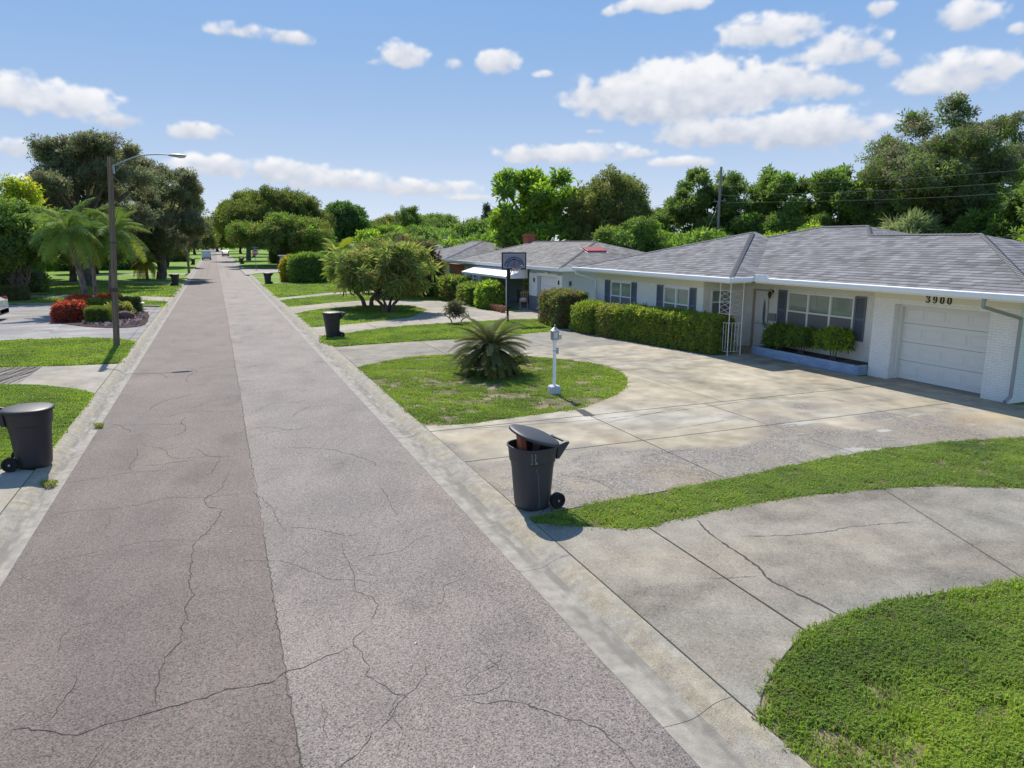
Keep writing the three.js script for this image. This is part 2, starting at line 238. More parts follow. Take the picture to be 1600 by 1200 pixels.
const M = {
  asphaltLeft: mat([.212, .163, .141], .78, { map: rep(asphaltMap, 1 / 5.2), bumpMap: rep(grainBump, 1 / 2.2), bumpScale: .006, vertexColors: true }),
  asphaltRight: mat([.302, .252, .222], .78, { map: rep(asphaltMap, 1 / 5.2, 1 / 5.2, .37, .11), bumpMap: rep(grainBump, 1 / 2.2), bumpScale: .006, vertexColors: true }),
  crack: mat([.062, .054, .05], 1), tar: mat([.05, .047, .046], .9),
  drive: mat([1, 1, 1], .9, { map: rep(driveMap, 1 / 16, 1 / 20, -3.8 / 16, -3.6 / 20), bumpMap: rep(grainBump, 1 / 1.8), bumpScale: .003 }),
  concrete: mat([.38, .335, .27], .9, { map: rep(concreteMap, 1 / 6), bumpMap: rep(grainBump, 1 / 1.8), bumpScale: .003 }),
  kerb: mat([1, 1, 1], .9, { map: kerbMap, bumpMap: rep(grainBump, .35, 5), bumpScale: .004 }),
  soil: mat([1, 1, 1], 1, { map: rep(soilMap, 1 / 2) }),
  mulch: mat([.8, .55, .5], 1, { map: rep(soilMap, 1 / 1.1), bumpMap: rep(grainBump, 1 / 1.5), bumpScale: .03 }),
  gravel: mat([1, 1, 1], 1, { map: rep(gravelMap, 1 / 7), bumpMap: rep(grainBump, 1 / 2), bumpScale: .008 }),
  lawn: mat([1, 1, 1], 1, { map: rep(lawnMap, 1 / 5), bumpMap: rep(grainBump, 1 / 1.5), bumpScale: .02 }),
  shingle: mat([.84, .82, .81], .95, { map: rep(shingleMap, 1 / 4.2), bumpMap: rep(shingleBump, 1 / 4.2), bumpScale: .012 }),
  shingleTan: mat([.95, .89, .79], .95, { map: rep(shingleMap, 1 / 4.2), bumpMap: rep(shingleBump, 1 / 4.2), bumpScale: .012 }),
  ridge: mat([.165, .162, .172], .95),
  brick: mat([.90, .895, .87], .75, { map: rep(paintMap, 1 / 1.07), bumpMap: rep(brickBump, 1 / 1.07), bumpScale: .009 }),
  white: mat([.85, .85, .84], .5), whiteMatte: mat([.74, .74, .70], .8), cream: mat([.74, .72, .58], .8), whiteMetal: mat([.85, .86, .87], .35),
  shutter: mat([.15, .175, .22], .6), greyWall: mat([.38, .42, .48], .85, { bumpMap: rep(grainBump, 1), bumpScale: .003 }), greyDark: mat([.17, .18, .205], .85),
  glass: new THREE.MeshPhysicalMaterial({ color: rgb(.93, .97, .95), roughness: .03, transmission: 1, thickness: 0, ior: 1.5, side: THREE.DoubleSide }),
  screen: mat([.19, .19, .195], .85), blind: mat([.40, .41, .38], .9),
  brass: mat([.10, .05, .028], .45, { metalness: .5 }), tan: mat([.42, .35, .25], .7), blackPaint: mat([.012, .012, .013], .5), black: mat([.02, .02, .021], .5), rubber: mat([.014, .014, .014], .85),
  steel: mat([.45, .46, .47], .45, { metalness: .8 }), galv: mat([.34, .35, .36], .55, { metalness: .4 }), blueBrick: mat([.30, .40, .56], .8, { bumpMap: rep(grainBump, 2), bumpScale: .004 }),
  redBrick: mat([.40, .12, .065], .85, { bumpMap: rep(brickBump, 1 / 1.07), bumpScale: .01 }), orangeWall: mat([.50, .17, .085], .85, { bumpMap: rep(brickBump, 1 / 1.07), bumpScale: .01 }),
  bark: mat([1, 1, 1], 1, { map: rep(barkMap, 1, .7), bumpMap: rep(barkMap, 1, .7), bumpScale: .03 }), barkGrey: mat([1.25, 1.3, 1.35], 1, { map: rep(barkMap, 1, .6), bumpMap: rep(barkMap, 1, .6), bumpScale: .02 }), poleWood: mat([1, 1, 1], .95, { map: rep(poleMap, 1, .16), bumpMap: rep(poleMap, 1, .16), bumpScale: .01 }),
  bin: mat([.042, .043, .050], .5, { bumpMap: rep(grainBump, 3), bumpScale: .0008 }), binBrown: mat([.030, .027, .030], .5), terracotta: mat([.36, .16, .085], .85), rock: mat([.20, .12, .10], .95, { bumpMap: rep(grainBump, 1), bumpScale: .03 }),
};

// ---------- ground, road, kerbs ----------
const GY = .085, SLAB = .105;
structure('ground_right', sheetGeo([[3.85, -60], [900, -60], [900, 1500], [3.85, 1500]], GY), M.lawn);
structure('ground_left', sheetGeo([[-900, -60], [-3.13, -60], [-3.13, 1500], [-900, 1500]], GY), M.lawn);
structure('road_bed', sheetGeo([[-3.6, -40], [4.2, -40], [4.2, 480], [-3.6, 480]], -.06), M.soil);
const road = structureGroup('road');
part(road, 'lane', laneGeo(-2.64, .33, 0, 3), M.asphaltLeft, { label: 'brownish left half of the asphalt road' });
part(road, 'lane', laneGeo(.33, 3.18, .0015, 5), M.asphaltRight, { label: 'paler grey right half of the asphalt road' });
function laneGeo(x0, x1, y, seed) {                                     // a lane on a grid; colour varies with patches of wear, old stains and polish
  const pos = [], uv = [], col = [], ds = []; for (let d = -40; d < 0; d += 4) ds.push(d); for (let d = 0; d < 30; d += .16) ds.push(d); for (let d = 30; d < 90; d += .8) ds.push(d); ds.push(90, 130, 200, 480); const nx = 26;
  const tone = (x, d) => { const w = fbm(x * .9 + seed, d * .28, 4, 0, 161 + seed) - .5, p = fbm(x * 3.2, d * 1.7, 4, 0, 165 + seed) - .5, st = step(.66, .80, fbm(x * 1.7 + 4, d * 1.1, 3, 0, 169 + seed)), a = 1 + .34 * w + .26 * p - .22 * st; return [a * (1 + .05 * w), a, a * (1 - .05 * w)]; };
  for (let j = 0; j < ds.length - 1; j++) for (let i = 0; i < nx; i++) { const a = lerp(x0, x1, i / nx), b = lerp(x0, x1, (i + 1) / nx), q = [[a, ds[j]], [b, ds[j]], [b, ds[j + 1]], [a, ds[j + 1]]]; for (const k of [0, 1, 2, 0, 2, 3]) { pos.push(q[k][0], y, -q[k][1]); uv.push(q[k][0], q[k][1]); col.push(...tone(q[k][0], q[k][1])); } }
  const g = new THREE.BufferGeometry(); g.setAttribute('position', new THREE.Float32BufferAttribute(pos, 3)); g.setAttribute('uv', new THREE.Float32BufferAttribute(uv, 2)); g.setAttribute('color', new THREE.Float32BufferAttribute(col, 3)); g.computeVertexNormals(); return g;
}
function ribbon(pts, w, y, seed = 1, taperEnds = true) {               // an uneven narrow strip along points in (X, D)
  const r = rng(seed), out = []; let prev = null; const fine = [];
  for (let i = 0; i < pts.length - 1; i++) { const [x0, d0] = pts[i], [x1, d1] = pts[i + 1], L = Math.hypot(x1 - x0, d1 - d0), n = Math.max(1, Math.min(14, Math.round(L / .07))); for (let k = 0; k < n; k++) { const t = k / n; fine.push([lerp(x0, x1, t) + (r() - .5) * .035, lerp(d0, d1, t) + (r() - .5) * .035]); } }
  fine.push(pts[pts.length - 1]); const pos = [];
  for (let i = 0; i < fine.length; i++) {
    const a = fine[Math.max(0, i - 1)], b = fine[Math.min(fine.length - 1, i + 1)]; let dx = b[0] - a[0], dd = b[1] - a[1]; const l = Math.hypot(dx, dd) || 1; dx /= l; dd /= l;
    const e = taperEnds ? Math.min(1, (Math.min(i, fine.length - 1 - i) + .25) / 3) : 1, ww = w * (.35 + .95 * r()) * e / 2, q = [fine[i][0] - dd * ww, fine[i][1] + dx * ww, fine[i][0] + dd * ww, fine[i][1] - dx * ww];
    if (prev) pos.push(prev[0], y, -prev[1], prev[2], y, -prev[3], q[0], y, -q[1], prev[2], y, -prev[3], q[2], y, -q[3], q[0], y, -q[1]); prev = q;
  }
  const g = new THREE.BufferGeometry(); g.setAttribute('position', new THREE.Float32BufferAttribute(pos, 3)); g.computeVertexNormals(); const n = g.attributes.normal; for (let i = 0; i < n.count; i++) n.setXYZ(i, 0, 1, 0); return prep(g);
}
const Z = l => l.map(([x, y]) => ground(x / 2, 700 + y / 2));
const crackLines = [
  [[[715, 75], [690, 130], [635, 160], [650, 185], [695, 190], [680, 225], [640, 270], [605, 300], [600, 350], [590, 430], [605, 460], [580, 490], [585, 520], [570, 560], [560, 610], [520, 655], [500, 700], [485, 770], [485, 815]], 0.0124],
  [[[0, 893], [60, 878], [125, 880], [170, 893], [235, 900], [300, 875], [345, 858], [420, 845], [485, 820], [560, 805], [640, 780], [710, 752], [790, 745], [850, 730], [900, 695], [950, 685], [1000, 660], [1060, 640], [1105, 615]], 0.0112],
  [[[125, 880], [165, 840], [190, 800], [225, 755], [240, 705]], 0.0074], [[[45, 380], [150, 360], [260, 335], [340, 315], [420, 298], [500, 290], [600, 285]], 0.0062],
  [[[215, 108], [300, 95], [410, 75], [530, 70]], 0.0081], [[[150, 210], [250, 195], [350, 190], [430, 178], [520, 155], [640, 155], [780, 140]], 0.0074],
  [[[1165, 555], [1105, 590], [1105, 615], [1130, 640], [1150, 680], [1145, 715], [1190, 740], [1240, 770], [1290, 790]], 0.0099],
  [[[1165, 555], [1165, 530], [1185, 490], [1160, 465], [1110, 450], [1110, 400], [1090, 360], [1070, 330], [1070, 290]], 0.0087],
  [[[880, 248], [960, 250], [1020, 260], [1080, 275], [1150, 270]], 0.0087], [[[1460, 405], [1390, 430], [1385, 470], [1350, 520]], 0.0074], [[[1490, 620], [1530, 660], [1560, 690], [1600, 690]], 0.0081],
  [[[1590, 720], [1540, 760], [1480, 775], [1400, 780]], 0.0081], [[[1000, 790], [1020, 830], [1015, 880], [1030, 930]], 0.0087], [[[430, 0], [430, 20], [405, 60], [410, 75]], 0.0099], [[[1185, 120], [1210, 150], [1225, 190], [1250, 215]], 0.0087],
  [[[610, 0], [650, 25], [690, 30], [660, 80], [715, 75]], 0.0099], [[[180, 650], [190, 600], [215, 565], [280, 550], [350, 540]], 0.0050], [[[60, 975], [120, 965], [160, 965], [165, 915], [170, 893]], 0.0074], [[[600, 465], [680, 450], [740, 440]], 0.0056],
  [[[350, 195], [340, 235], [310, 275]], 0.0056], [[[460, 310], [540, 305], [610, 300]], 0.0062], [[[700, 245], [760, 245], [820, 240]], 0.0056], [[[1090, 355], [1140, 390], [1180, 400]], 0.0062], [[[1150, 470], [1200, 478]], 0.0062], [[[1240, 770], [1220, 830], [1260, 900], [1230, 980]], 0.0074],
];
crackLines.forEach(([l, w], i) => part(road, 'crack', ribbon(Z(l), w * .8, .004, 500 + i), M.crack));
{ // far hairline cracks and the longitudinal seam between the two halves
  const r = rng(9), list = [];
  for (let i = 0; i < 42; i++) { let x = -2.5 + 5.5 * r(), d = 3.5 + 36 * Math.pow(r(), 1.2), a = r() < .45 ? (r() - .5) * .5 : r() * 6.3; const pts = [[x, d]]; const n = 4 + Math.floor(r() * 9); for (let k = 0; k < n; k++) { a += (r() - .5) * 1.3; x += Math.cos(a) * .2; d += Math.sin(a) * .26; if (x < -2.6 || x > 3.1) break; pts.push([x, d]); } if (pts.length > 2) list.push(ribbon(pts, .003 + .004 * r() + d * .0002, .0045, 800 + i)); }
  part(road, 'hairline_cracks', list, M.crack, { kind: 'stuff' });
  const seam = []; for (let d = -6; d < 60; d += .5) seam.push([.33 + Math.sin(d * .7) * .012, d]); part(road, 'seam', ribbon(seam, .009, .0048, 31, false), M.crack);
  // dropped bits of pale shell on the road
  const bits = []; for (let i = 0; i < 40; i++) { const g = new THREE.TetrahedronGeometry(.008 + .012 * r()); g.rotateX(r() * 6); g.rotateY(r() * 6); g.translate(-2.4 + 5.3 * r(), .008, -(4.5 + 16 * r())); bits.push(g); }
  part(road, 'shell_bits', bits, M.whiteMatte, { kind: 'stuff' });
}
function kerbGeo(side, d0, d1) {
  const edge = side > 0 ? 3.18 : -2.64, wide = side > 0 ? .70 : .54, prof = [[0, -.05], [0, .006], [.30, -.004], [.42, .002], [.52, .02], [.62, .055], [.72, .085], [.84, .102], [1, .106], [1, -.05]];
  const pos = [], uv = []; const n = Math.max(1, Math.round((d1 - d0) / 1.6));
  for (let s = 0; s < n; s++) { const a = lerp(d0, d1, s / n), b = lerp(d0, d1, (s + 1) / n); for (let i = 0; i < prof.length - 1; i++) { const [u0, y0] = prof[i], [u1, y1] = prof[i + 1], x0 = edge + side * u0 * wide, x1 = edge + side * u1 * wide; const q = [[x0, y0, a, u0], [x1, y1, a, u1], [x1, y1, b, u1], [x0, y0, b, u0]]; for (const k of side > 0 ? [0, 1, 2, 0, 2, 3] : [0, 2, 1, 0, 3, 2]) { pos.push(q[k][0], q[k][1], -q[k][2]); uv.push(.02 + q[k][3] * .96, q[k][2] / 9); } } }
  const g = new THREE.BufferGeometry(); g.setAttribute('position', new THREE.Float32BufferAttribute(pos, 3)); g.setAttribute('uv', new THREE.Float32BufferAttribute(uv, 2)); g.computeVertexNormals(); return g;
}
for (const side of [1, -1]) {
  const k = structureGroup(side > 0 ? 'kerb_right' : 'kerb_left'); const marks = side > 0 ? [-8, -4.9, -1.8, 1.3, 4.4, 7.5, 10.9, 14.05, 17.2, 20.3, 23.4, 26.6, 29.8, 33] : [-8, -4.5, -1, 2.5, 6, 9.2, 12.4, 15.3, 17.9, 21, 24, 26.1, 29.2, 32.3];
  for (let d = 36; d < 82; d += 3.1) marks.push(d);
  for (let i = 0; i < marks.length - 1; i++) part(k, 'kerb_segment', kerbGeo(side, marks[i] + .003, marks[i + 1] - .003), M.kerb);
  part(k, 'kerb_run', kerbGeo(side, marks[marks.length - 1] + .007, 300), M.kerb);
  if (side > 0) part(k, 'crack', ribbon([ground(616, 683, .0), ground(640, 680, .02), ground(660, 672, .1)], .02, .108, 5), M.crack);
}
// cross street far down on the right, with its kerb
const cross = structureGroup('cross_street');
part(cross, 'carriageway', sheetGeo(smoothCorner(), GY + .012), mat([.285, .24, .222], .7, { map: rep(asphaltMap, 1 / 5.2) }));
function smoothCorner() { const p = [[3.2, 92]]; for (let i = 0; i <= 8; i++) { const a = i / 8 * Math.PI / 2; p.push([3.2 + 6 - 6 * Math.cos(a), 92 + 6 * Math.sin(a)]); } p.push([160, 106], [160, 116], [9.2, 113]); for (let i = 0; i <= 8; i++) { const a = i / 8 * Math.PI / 2; p.push([9.2 - 6 * Math.sin(a), 113 + 6 - 6 * Math.cos(a)]); } return p; }
{ const k = []; for (let i = 0; i < 12; i++) { const a = i / 12 * Math.PI / 2, b = (i + 1) / 12 * Math.PI / 2, f = (t, r) => [9.3 - r * Math.cos(t), 92 + r * Math.sin(t)]; k.push(slabGeo([f(a, 6), f(b, 6), f(b, 5.5), f(a, 5.5)], 0, GY + .06)); } k.push(slabGeo([[9.3, 97.5], [160, 105.4], [160, 106], [9.3, 98]], 0, GY + .06)); part(cross, 'kerb', k, M.concrete); }

// ---------- driveways: slabs with open joints on a bed of soil ----------
function drive(name, polys, m, y = SLAB, bed = polys) { const g = structureGroup(name); part(g, 'bed', bed.map(p => sheetGeo(p, GY + .004)), M.soil); for (const p of polys) part(g, 'slab', slabGeo(p, .03, y, .006), m); return g; }
const island = smooth([[3.9, 14.5], [4.68, 14.30], [5.59, 14.37], [6.94, 14.54], [7.75, 14.65], [8.98, 15.4], [10.08, 16.4], [10.86, 17.6], [11.26, 19], [11.09, 20.35], [10.4, 21.6], [9.67, 22.4], [8.69, 23.2], [7.38, 23.75], [6.21, 23.75], [4.95, 23.2], [3.9, 22.35]], 3, false);
const isleAt = d => { let k = 0; for (let i = 0; i < island.length; i++) if (Math.abs(island[i][1] - d) < Math.abs(island[k][1] - d) && island[i][0] > 9) k = i; return k; };
const kCut = island.findIndex(p => p[0] > 9 && p[1] > 19.55);
const medTop = smooth([[3.9, 8.82], [4.49, 8.93], [5.87, 9.02], [7.43, 9.12], [8.57, 9.22], [10.24, 9.38], [11.87, 9.40], [13.44, 9.24], [14.86, 8.92], [17, 8.35], [19.6, 8.1]], 3, false);
const medBot = smooth([[3.9, 8.62], [4.53, 8.22], [5.16, 7.93], [5.88, 8.0], [6.93, 8.05], [8.16, 8.03], [9.35, 7.89], [10.41, 7.6], [11.18, 7.27], [11.9, 6.85], [13.3, 5.7], [14.5, 4.2], [15.5, 1], [16, -6]], 3, false);
const nearEdge = smooth([[3.9, 4.06], [4.12, 4.3], [4.56, 4.6], [5.12, 4.89], [5.65, 5.0], [6.45, 5.06], [7.11, 5.03], [7.84, 4.95], [8.48, 4.85], [10, 4.3], [11.3, 3.1], [12.2, 1], [12.5, -6]], 3, false);
const R1 = [...medTop, [19.6, 10.85], [17.75, 10.9], [17.75, 13.95], [3.89, 13.95]];
const R2 = [[3.89, 13.98], [17.72, 13.98], [17.72, 15.1], [17.3, 15.1], [17.3, 19.6], [island[kCut][0], 19.6], ...island.slice(0, kCut).reverse()];
const R3 = [[island[kCut][0], 19.62], [17.3, 19.62], [16.7, 20.45], [15.75, 22.4], [15.35, 25], [15.3, 28.4], [14.9, 30.6], [13.55, 28.36], [11.4, 27.85], [9, 27.5], [6.9, 27.5], [4.8, 27.25], [3.89, 27.1], ...island.slice(kCut + 1).reverse()];
const mainSlabs = [...cells(R1, [7.65, 10.85, 14.2], [11.7]), ...cells(R2, [7.65, 11.4, 14.4], []), ...cells(R3, [7.3, 11.4], [])];
const mainDrive = drive('driveway_main', mainSlabs, M.drive, SLAB, [R1, R2, R3]);
part(mainDrive, 'patch', slabGeo([ground(898, 640, .1), ground(912, 640, .1), ground(930, 650, .1), ground(914, 651, .1)], .09, SLAB + .004), M.tar, { label: 'dark utility cover let into the driveway joint' });
part(mainDrive, 'saw_cut', [ribbon([ground(735, 670, .1), ground(917, 657.5, .1), ground(1060, 642, .1), ground(1200, 622, .1)], .014, SLAB + .003, 3, false), ribbon([ground(930, 665, .1), ground(1080, 634, .1)], .012, SLAB + .003, 4), ribbon([ground(1040, 672, .1), ground(1150, 655, .1)], .012, SLAB + .003, 6)], M.crack, { kind: 'stuff' });
let nd = [...medBot, ...[...nearEdge].reverse()]; const l2 = [9.74, 8.0, 8.59, 5.0], nx = 3.0, ndd = -1.15, cc = nx * 9.74 + ndd * 8.0;
const nearSlabs = [clip(nd, -1, 0, -5.28), clip(clip(nd, 1, 0, 5.305), -nx, -ndd, -cc + .04), clip(nd, nx, ndd, cc + .04)];
const nearDrive = drive('driveway_near', nearSlabs, M.drive, SLAB, [nd]);
const px = l => l.map(([x, y]) => ground(x, y, SLAB));
part(nearDrive, 'crack', ribbon(px([[1088, 812], [1105, 830], [1150, 862], [1185, 885], [1200, 905], [1240, 925], [1290, 950], [1320, 966]]), .028, SLAB + .004, 7), M.crack);
part(nearDrive, 'crack', ribbon(px([[1160, 838], [1245, 836], [1286, 832], [1330, 823], [1369, 820], [1434, 815]]), .010, SLAB + .004, 8), M.crack); part(nearDrive, 'crack', ribbon(px([[1105, 905], [1150, 903], [1192, 900]]), .008, SLAB + .004, 9), M.crack);
for (const l of [[[870, 742], [905, 745], [935, 752], [965, 770]], [[1000, 715], [1045, 706], [1100, 700]], [[1250, 690], [1300, 700], [1330, 712]]]) part(mainDrive, 'crack', ribbon(px(l), .010, SLAB + .004, 12), M.crack);
const isle2 = [[3.9, 34.0], [6.2, 34.9], [9.2, 36.6], [11.2, 40.4], [11, 43.8], [8, 44.5], [5.5, 43.3], [3.9, 41]];
drive('driveway_grey_house', [...cells([[3.89, 30.7], [4.26, 30.6], [6.98, 32.6], [10.3, 33.3], [13.4, 33.5], [15.5, 33.4], [16.75, 33.6], [16.75, 38.2], [14.6, 37.6], [14.2, 40.4], [11.23, 40.4], [9.2, 36.5], [6.2, 34.8], [3.89, 33.9]], [6.6, 9.6, 12.6], []), ...cells([[11.23, 40.45], [14.2, 40.45], [13.9, 46], [11.5, 47.8], [8.7, 48.4], [6.87, 47.6], [4.67, 45.9], [3.89, 45.3], [3.89, 41.1], [5.5, 43.4], [8, 44.6], [11, 43.9]], [6.6, 9.6], [])], M.concrete);
drive('driveway_third_house', [[[3.89, 51.1], [8, 55.1], [14, 57.4], [14, 59.6], [7.75, 56.9], [3.89, 53]]], M.concrete);
drive('driveway_fourth_house', [[[3.89, 71.6], [16, 75], [16, 77], [3.89, 73.4]], [[3.89, 84], [16, 86], [16, 87.6], [3.89, 85.6]]], M.concrete);
drive('driveway_left_near', cells([[-3.20, 4], [-3.20, 14.1], [-3.6, 14.35], [-12, 14.6], [-12, 4]], [-6], [10.8]), M.concrete);
drive('driveway_left_middle', cells([[-3.20, 21.05], [-3.83, 22.0], [-4.83, 22.95], [-5.85, 23.45], [-14, 24.1], [-14, 27.5], [-6.6, 26.7], [-4.75, 26.2], [-3.20, 26.0]], [-5.35, -8.6], []), M.concrete);
structure('gravel_drive', slabGeo([[-3.20, 31.8], [-3.8, 32.8], [-5.3, 33.9], [-8.3, 34.1], [-22, 34.1], [-22, 54], [-12.75, 53.4], [-10.2, 53], [-8.4, 52.2], [-3.36, 48.2], [-3.20, 47.2]], .03, SLAB), M.gravel);
structure('gravel_edging', [[[-22, 54], [-12.75, 53.45]], [[-12.75, 53.45], [-10.2, 53.05]], [[-10.2, 53.05], [-8.4, 52.25]], [[-8.4, 52.25], [-3.4, 48.3]]].map(([[a, b], [c, d]]) => slabGeo([[a, b], [c, d], [c, d + .3], [a, b + .3]], .05, SLAB + .08)), M.concrete);
drive('driveway_left_far', [[[-3.20, 52.7], [-6.78, 57], [-11.4, 60.2], [-20, 60.6], [-20, 64], [-11, 63.8], [-8, 61.1], [-3.20, 56.9]], [[-3.20, 74.5], [-9, 79], [-20, 80], [-20, 83], [-9, 81.5], [-3.20, 77]], [[-3.20, 96], [-16, 99], [-16, 103], [-3.20, 100]]], M.concrete);

// ---------- lawns with grass ----------
const thatch = mat([1, 1, 1], 1, { map: rep(tex(512, 512, (u, v, i, j) => { const k = .62 + (fbm(u * 10, v * 10, 4, 10, 141) - .5) * .7 + (hash(i, j, 142) - .5) * .7, g = step(.4, .62, fbm(u * 9 + 3, v * 9, 4, 9, 143)); return [lerp(.34, .16, g) * k, lerp(.255, .165, g) * k, lerp(.165, .05, g) * k]; }), 1 / 2.4) });
const leafMat = (c, t = .42) => new THREE.MeshPhysicalMaterial({ color: rgb(...c), roughness: 1, transmission: t, thickness: 0, side: THREE.DoubleSide, specularIntensity: .5 });
const GRASS = [.295, .43, .027], grassMat = leafMat([1, 1, 1], .6);
function tuftGeo(n, rad, len, wid, seed) {
  const r = rng(seed), pos = [];
  for (let i = 0; i < n; i++) {
    const a = r() * 6.283, q = rad * Math.sqrt(r()), bx = Math.cos(a) * q, bz = Math.sin(a) * q, la = r() * 6.283, lean = .4 + .65 * r(), L = len * (.55 + .6 * r()), w = wid * (.7 + .6 * r()), fx = Math.cos(la), fz = Math.sin(la), sx = -fz * w / 2, sz = fx * w / 2;
    const m = [bx + fx * L * .28 * lean, L * .55, bz + fz * L * .28 * lean], t = [bx + fx * L * .85 * lean, L * (1 - .45 * lean), bz + fz * L * .85 * lean];
    pos.push(bx - sx, 0, bz - sz, bx + sx, 0, bz + sz, m[0] + sx, m[1], m[2] + sz, bx - sx, 0, bz - sz, m[0] + sx, m[1], m[2] + sz, m[0] - sx, m[1], m[2] - sz, m[0] - sx, m[1], m[2] - sz, m[0] + sx, m[1], m[2] + sz, ...t);
  }
  const g = new THREE.BufferGeometry(); g.setAttribute('position', new THREE.Float32BufferAttribute(pos, 3)); g.computeVertexNormals(); return g;
}
const tufts = [tuftGeo(14, .05, .068, .0075, 1), tuftGeo(12, .08, .065, .013, 2), tuftGeo(12, .17, .08, .03, 3)];
function grass(label, poly, perM2, kind, seed, o = {}) {
  const r = rng(seed), xs = poly.map(p => p[0]), ds = poly.map(p => p[1]), x0 = Math.min(...xs), x1 = Math.max(...xs), d0 = Math.min(...ds), d1 = Math.max(...ds), n = Math.round((x1 - x0) * (d1 - d0) * perM2), spots = [];
  for (let i = 0; i < n; i++) { const x = lerp(x0, x1, r()), d = lerp(d0, d1, r()); if (!inside(poly, x, d) || (o.within && !o.within(x, d, r))) continue; spots.push([x + (r() - .5) * .11, d + (r() - .5) * .11]); }
  const m = lit(new THREE.InstancedMesh(tufts[kind], grassMat, spots.length)), q = new THREE.Quaternion(), e = new THREE.Euler(), M4 = new THREE.Matrix4(), c = new THREE.Color(), base = o.color ?? [.125, .235, .022];
  spots.forEach(([x, d], i) => {
    const f = fbm(x * .9, d * .9, 3, 0, 151), g = vn(x * 5, d * 5, 0, 153), s = (o.size ?? 1) * (.75 + .5 * r()), hgt = (o.tall ?? 1) * (.45 + .6 * g + .7 * (o.clump ?? .3) * fbm(x * 2.6, d * 2.6, 2, 0, 158));
    q.setFromEuler(e.set((r() - .5) * .3, r() * 6.283, (r() - .5) * .3)); M4.compose(new THREE.Vector3(x, GY, -d), q, new THREE.Vector3(s, s * hgt, s)); m.setMatrixAt(i, M4);
    const k = .50 + .75 * f + .4 * (r() - .5), y = (f - .5) * .5 + (r() - .5) * .35; const dry = r() < (o.dry ?? .03); c.setRGB(dry ? .30 * k : base[0] * k * (1 + .5 * y), dry ? .22 * k : base[1] * k, dry ? .10 * k : base[2] * k * (1 - .4 * y)); m.setColorAt(i, c);
  });
  m.name = 'grass'; m.userData.kind = 'stuff'; tag(m, label, 'grass'); return m;
}
const lawnNear = [...nearEdge.filter(p => p[0] < 11), [11, 2], [10, -2], [3.9, -2]], median = [...medTop.filter(p => p[0] < 17.2), [17.2, 8.2], [17.2, 4], [14.6, 4.1], ...medBot.filter(p => p[0] < 14.4).reverse()];
const strip2 = smooth([[3.9, 27.35], [4.8, 27.45], [6.9, 27.7], [9, 27.7], [11.4, 28.05], [13.4, 28.6], [14.6, 30.6], [15.2, 33.1], [13.4, 33.3], [10.3, 33.1], [6.98, 32.4], [4.3, 30.4], [3.9, 30.4]], 2);
const leftNear = [[-3.22, 14.45], [-3.22, 20.9], [-3.85, 21.9], [-4.85, 22.85], [-5.9, 23.35], [-13, 23.8], [-13, 14.75], [-4, 14.55]], leftStrip = [[-3.22, 26.15], [-3.22, 31.6], [-3.85, 32.65], [-5.3, 33.75], [-8.3, 33.95], [-15, 33.95], [-15, 27.8], [-6.6, 26.85], [-4.8, 26.35]];
for (const [n, p, m] of [['lawn_near', lawnNear, thatch], ['lawn_verge', median, thatch], ['lawn_island', island, thatch], ['lawn_strip', strip2, M.lawn], ['lawn_left', leftNear, M.lawn], ['lawn_left_strip', leftStrip, M.lawn]]) structure(n, sheetGeo(p, GY + .004), m);
const vis = (x, d) => { const v = new THREE.Vector3(x, .1 - EYE, -d), z = v.dot(FWD), rt = x * Math.cos(YAW) - d * Math.sin(YAW); return z > 1 && Math.abs(rt) / z < .80 && v.y / z > -.95; };
const bald = [[690, 600, .55], [668, 594, .4], [705, 611, .5], [735, 626, .55], [800, 618, .45], [905, 596, .35], [893, 627, .7], [880, 632, .5], [720, 588, .4], [645, 578, .3], [760, 632, .35], [835, 632, .3], [625, 600, .35], [690, 625, .3], [850, 575, .3], [780, 605, .3], [925, 612, .25]].map(([x, y, s]) => [...ground(x, y, .1), s]);
const thin = [[1259, 1020, .16], [1399, 1034, .2], [1350, 1070, .2], [1366, 1097, .14], [1583, 1078, .2], [1185, 1116, .14], [1450, 985, .15], [1290, 1150, .14], [1420, 1150, .16], [1520, 1000, .16]].map(([x, y, q]) => [...ground(x, y, .1), q]);
grass('coarse green grass of the lawn beside the grey shell driveway', lawnNear, 1050, 0, 61, { clump: 1.4, within: (x, d, r) => { let k = .16 + 1.0 * step(.28, .55, fbm(x * 2.1, d * 2.1, 4, 0, 155)); for (const [a, b, q] of thin) { const e = Math.hypot(x - a, d - b) / q; if (e < 1.3) k -= .75 * (1.3 - e); } return vis(x, d) && r() < Math.max(.13, k); }, color: GRASS, dry: .05, tall: .95, size: 1.1 });
grass('bright clipped grass of the curved verge between two driveways', median, 950, 0, 62, { within: (x, d, r) => vis(x, d) && r() < .15 + 1.1 * step(.25, .6, fbm(x * 3, d * 3, 3, 0, 156)), color: GRASS, dry: .04 });
grass('patchy green grass on the round driveway island', island, 420, 1, 63, { within: (x, d, r) => { let k = fbm(x * 1.7, d * 2.2, 4, 0, 157) - .5; for (const [bx, bd, s] of bald) { const q = Math.hypot((x - bx) / s, (d - bd) / (s * .75)); if (q < 1.5) k -= .35 * (1.5 - q); } return r() < clamp(.72 + k * 3.2, .05, 1); }, color: GRASS, dry: .05 });
grass('mown green grass of the strip with the basketball hoop', strip2, 260, 1, 64, { size: 1.35, color: GRASS });
grass('green grass by the kerb behind the left bin', leftNear, 420, 1, 65, { within: (x, d) => x > -8, color: GRASS });
grass('mown green grass round the wooden lamp pole', leftStrip, 200, 1, 66, { size: 1.5, within: (x, d) => x > -11, color: GRASS });
grass('green grass of the island under the mango trees', isle2, 60, 2, 67, { color: GRASS });
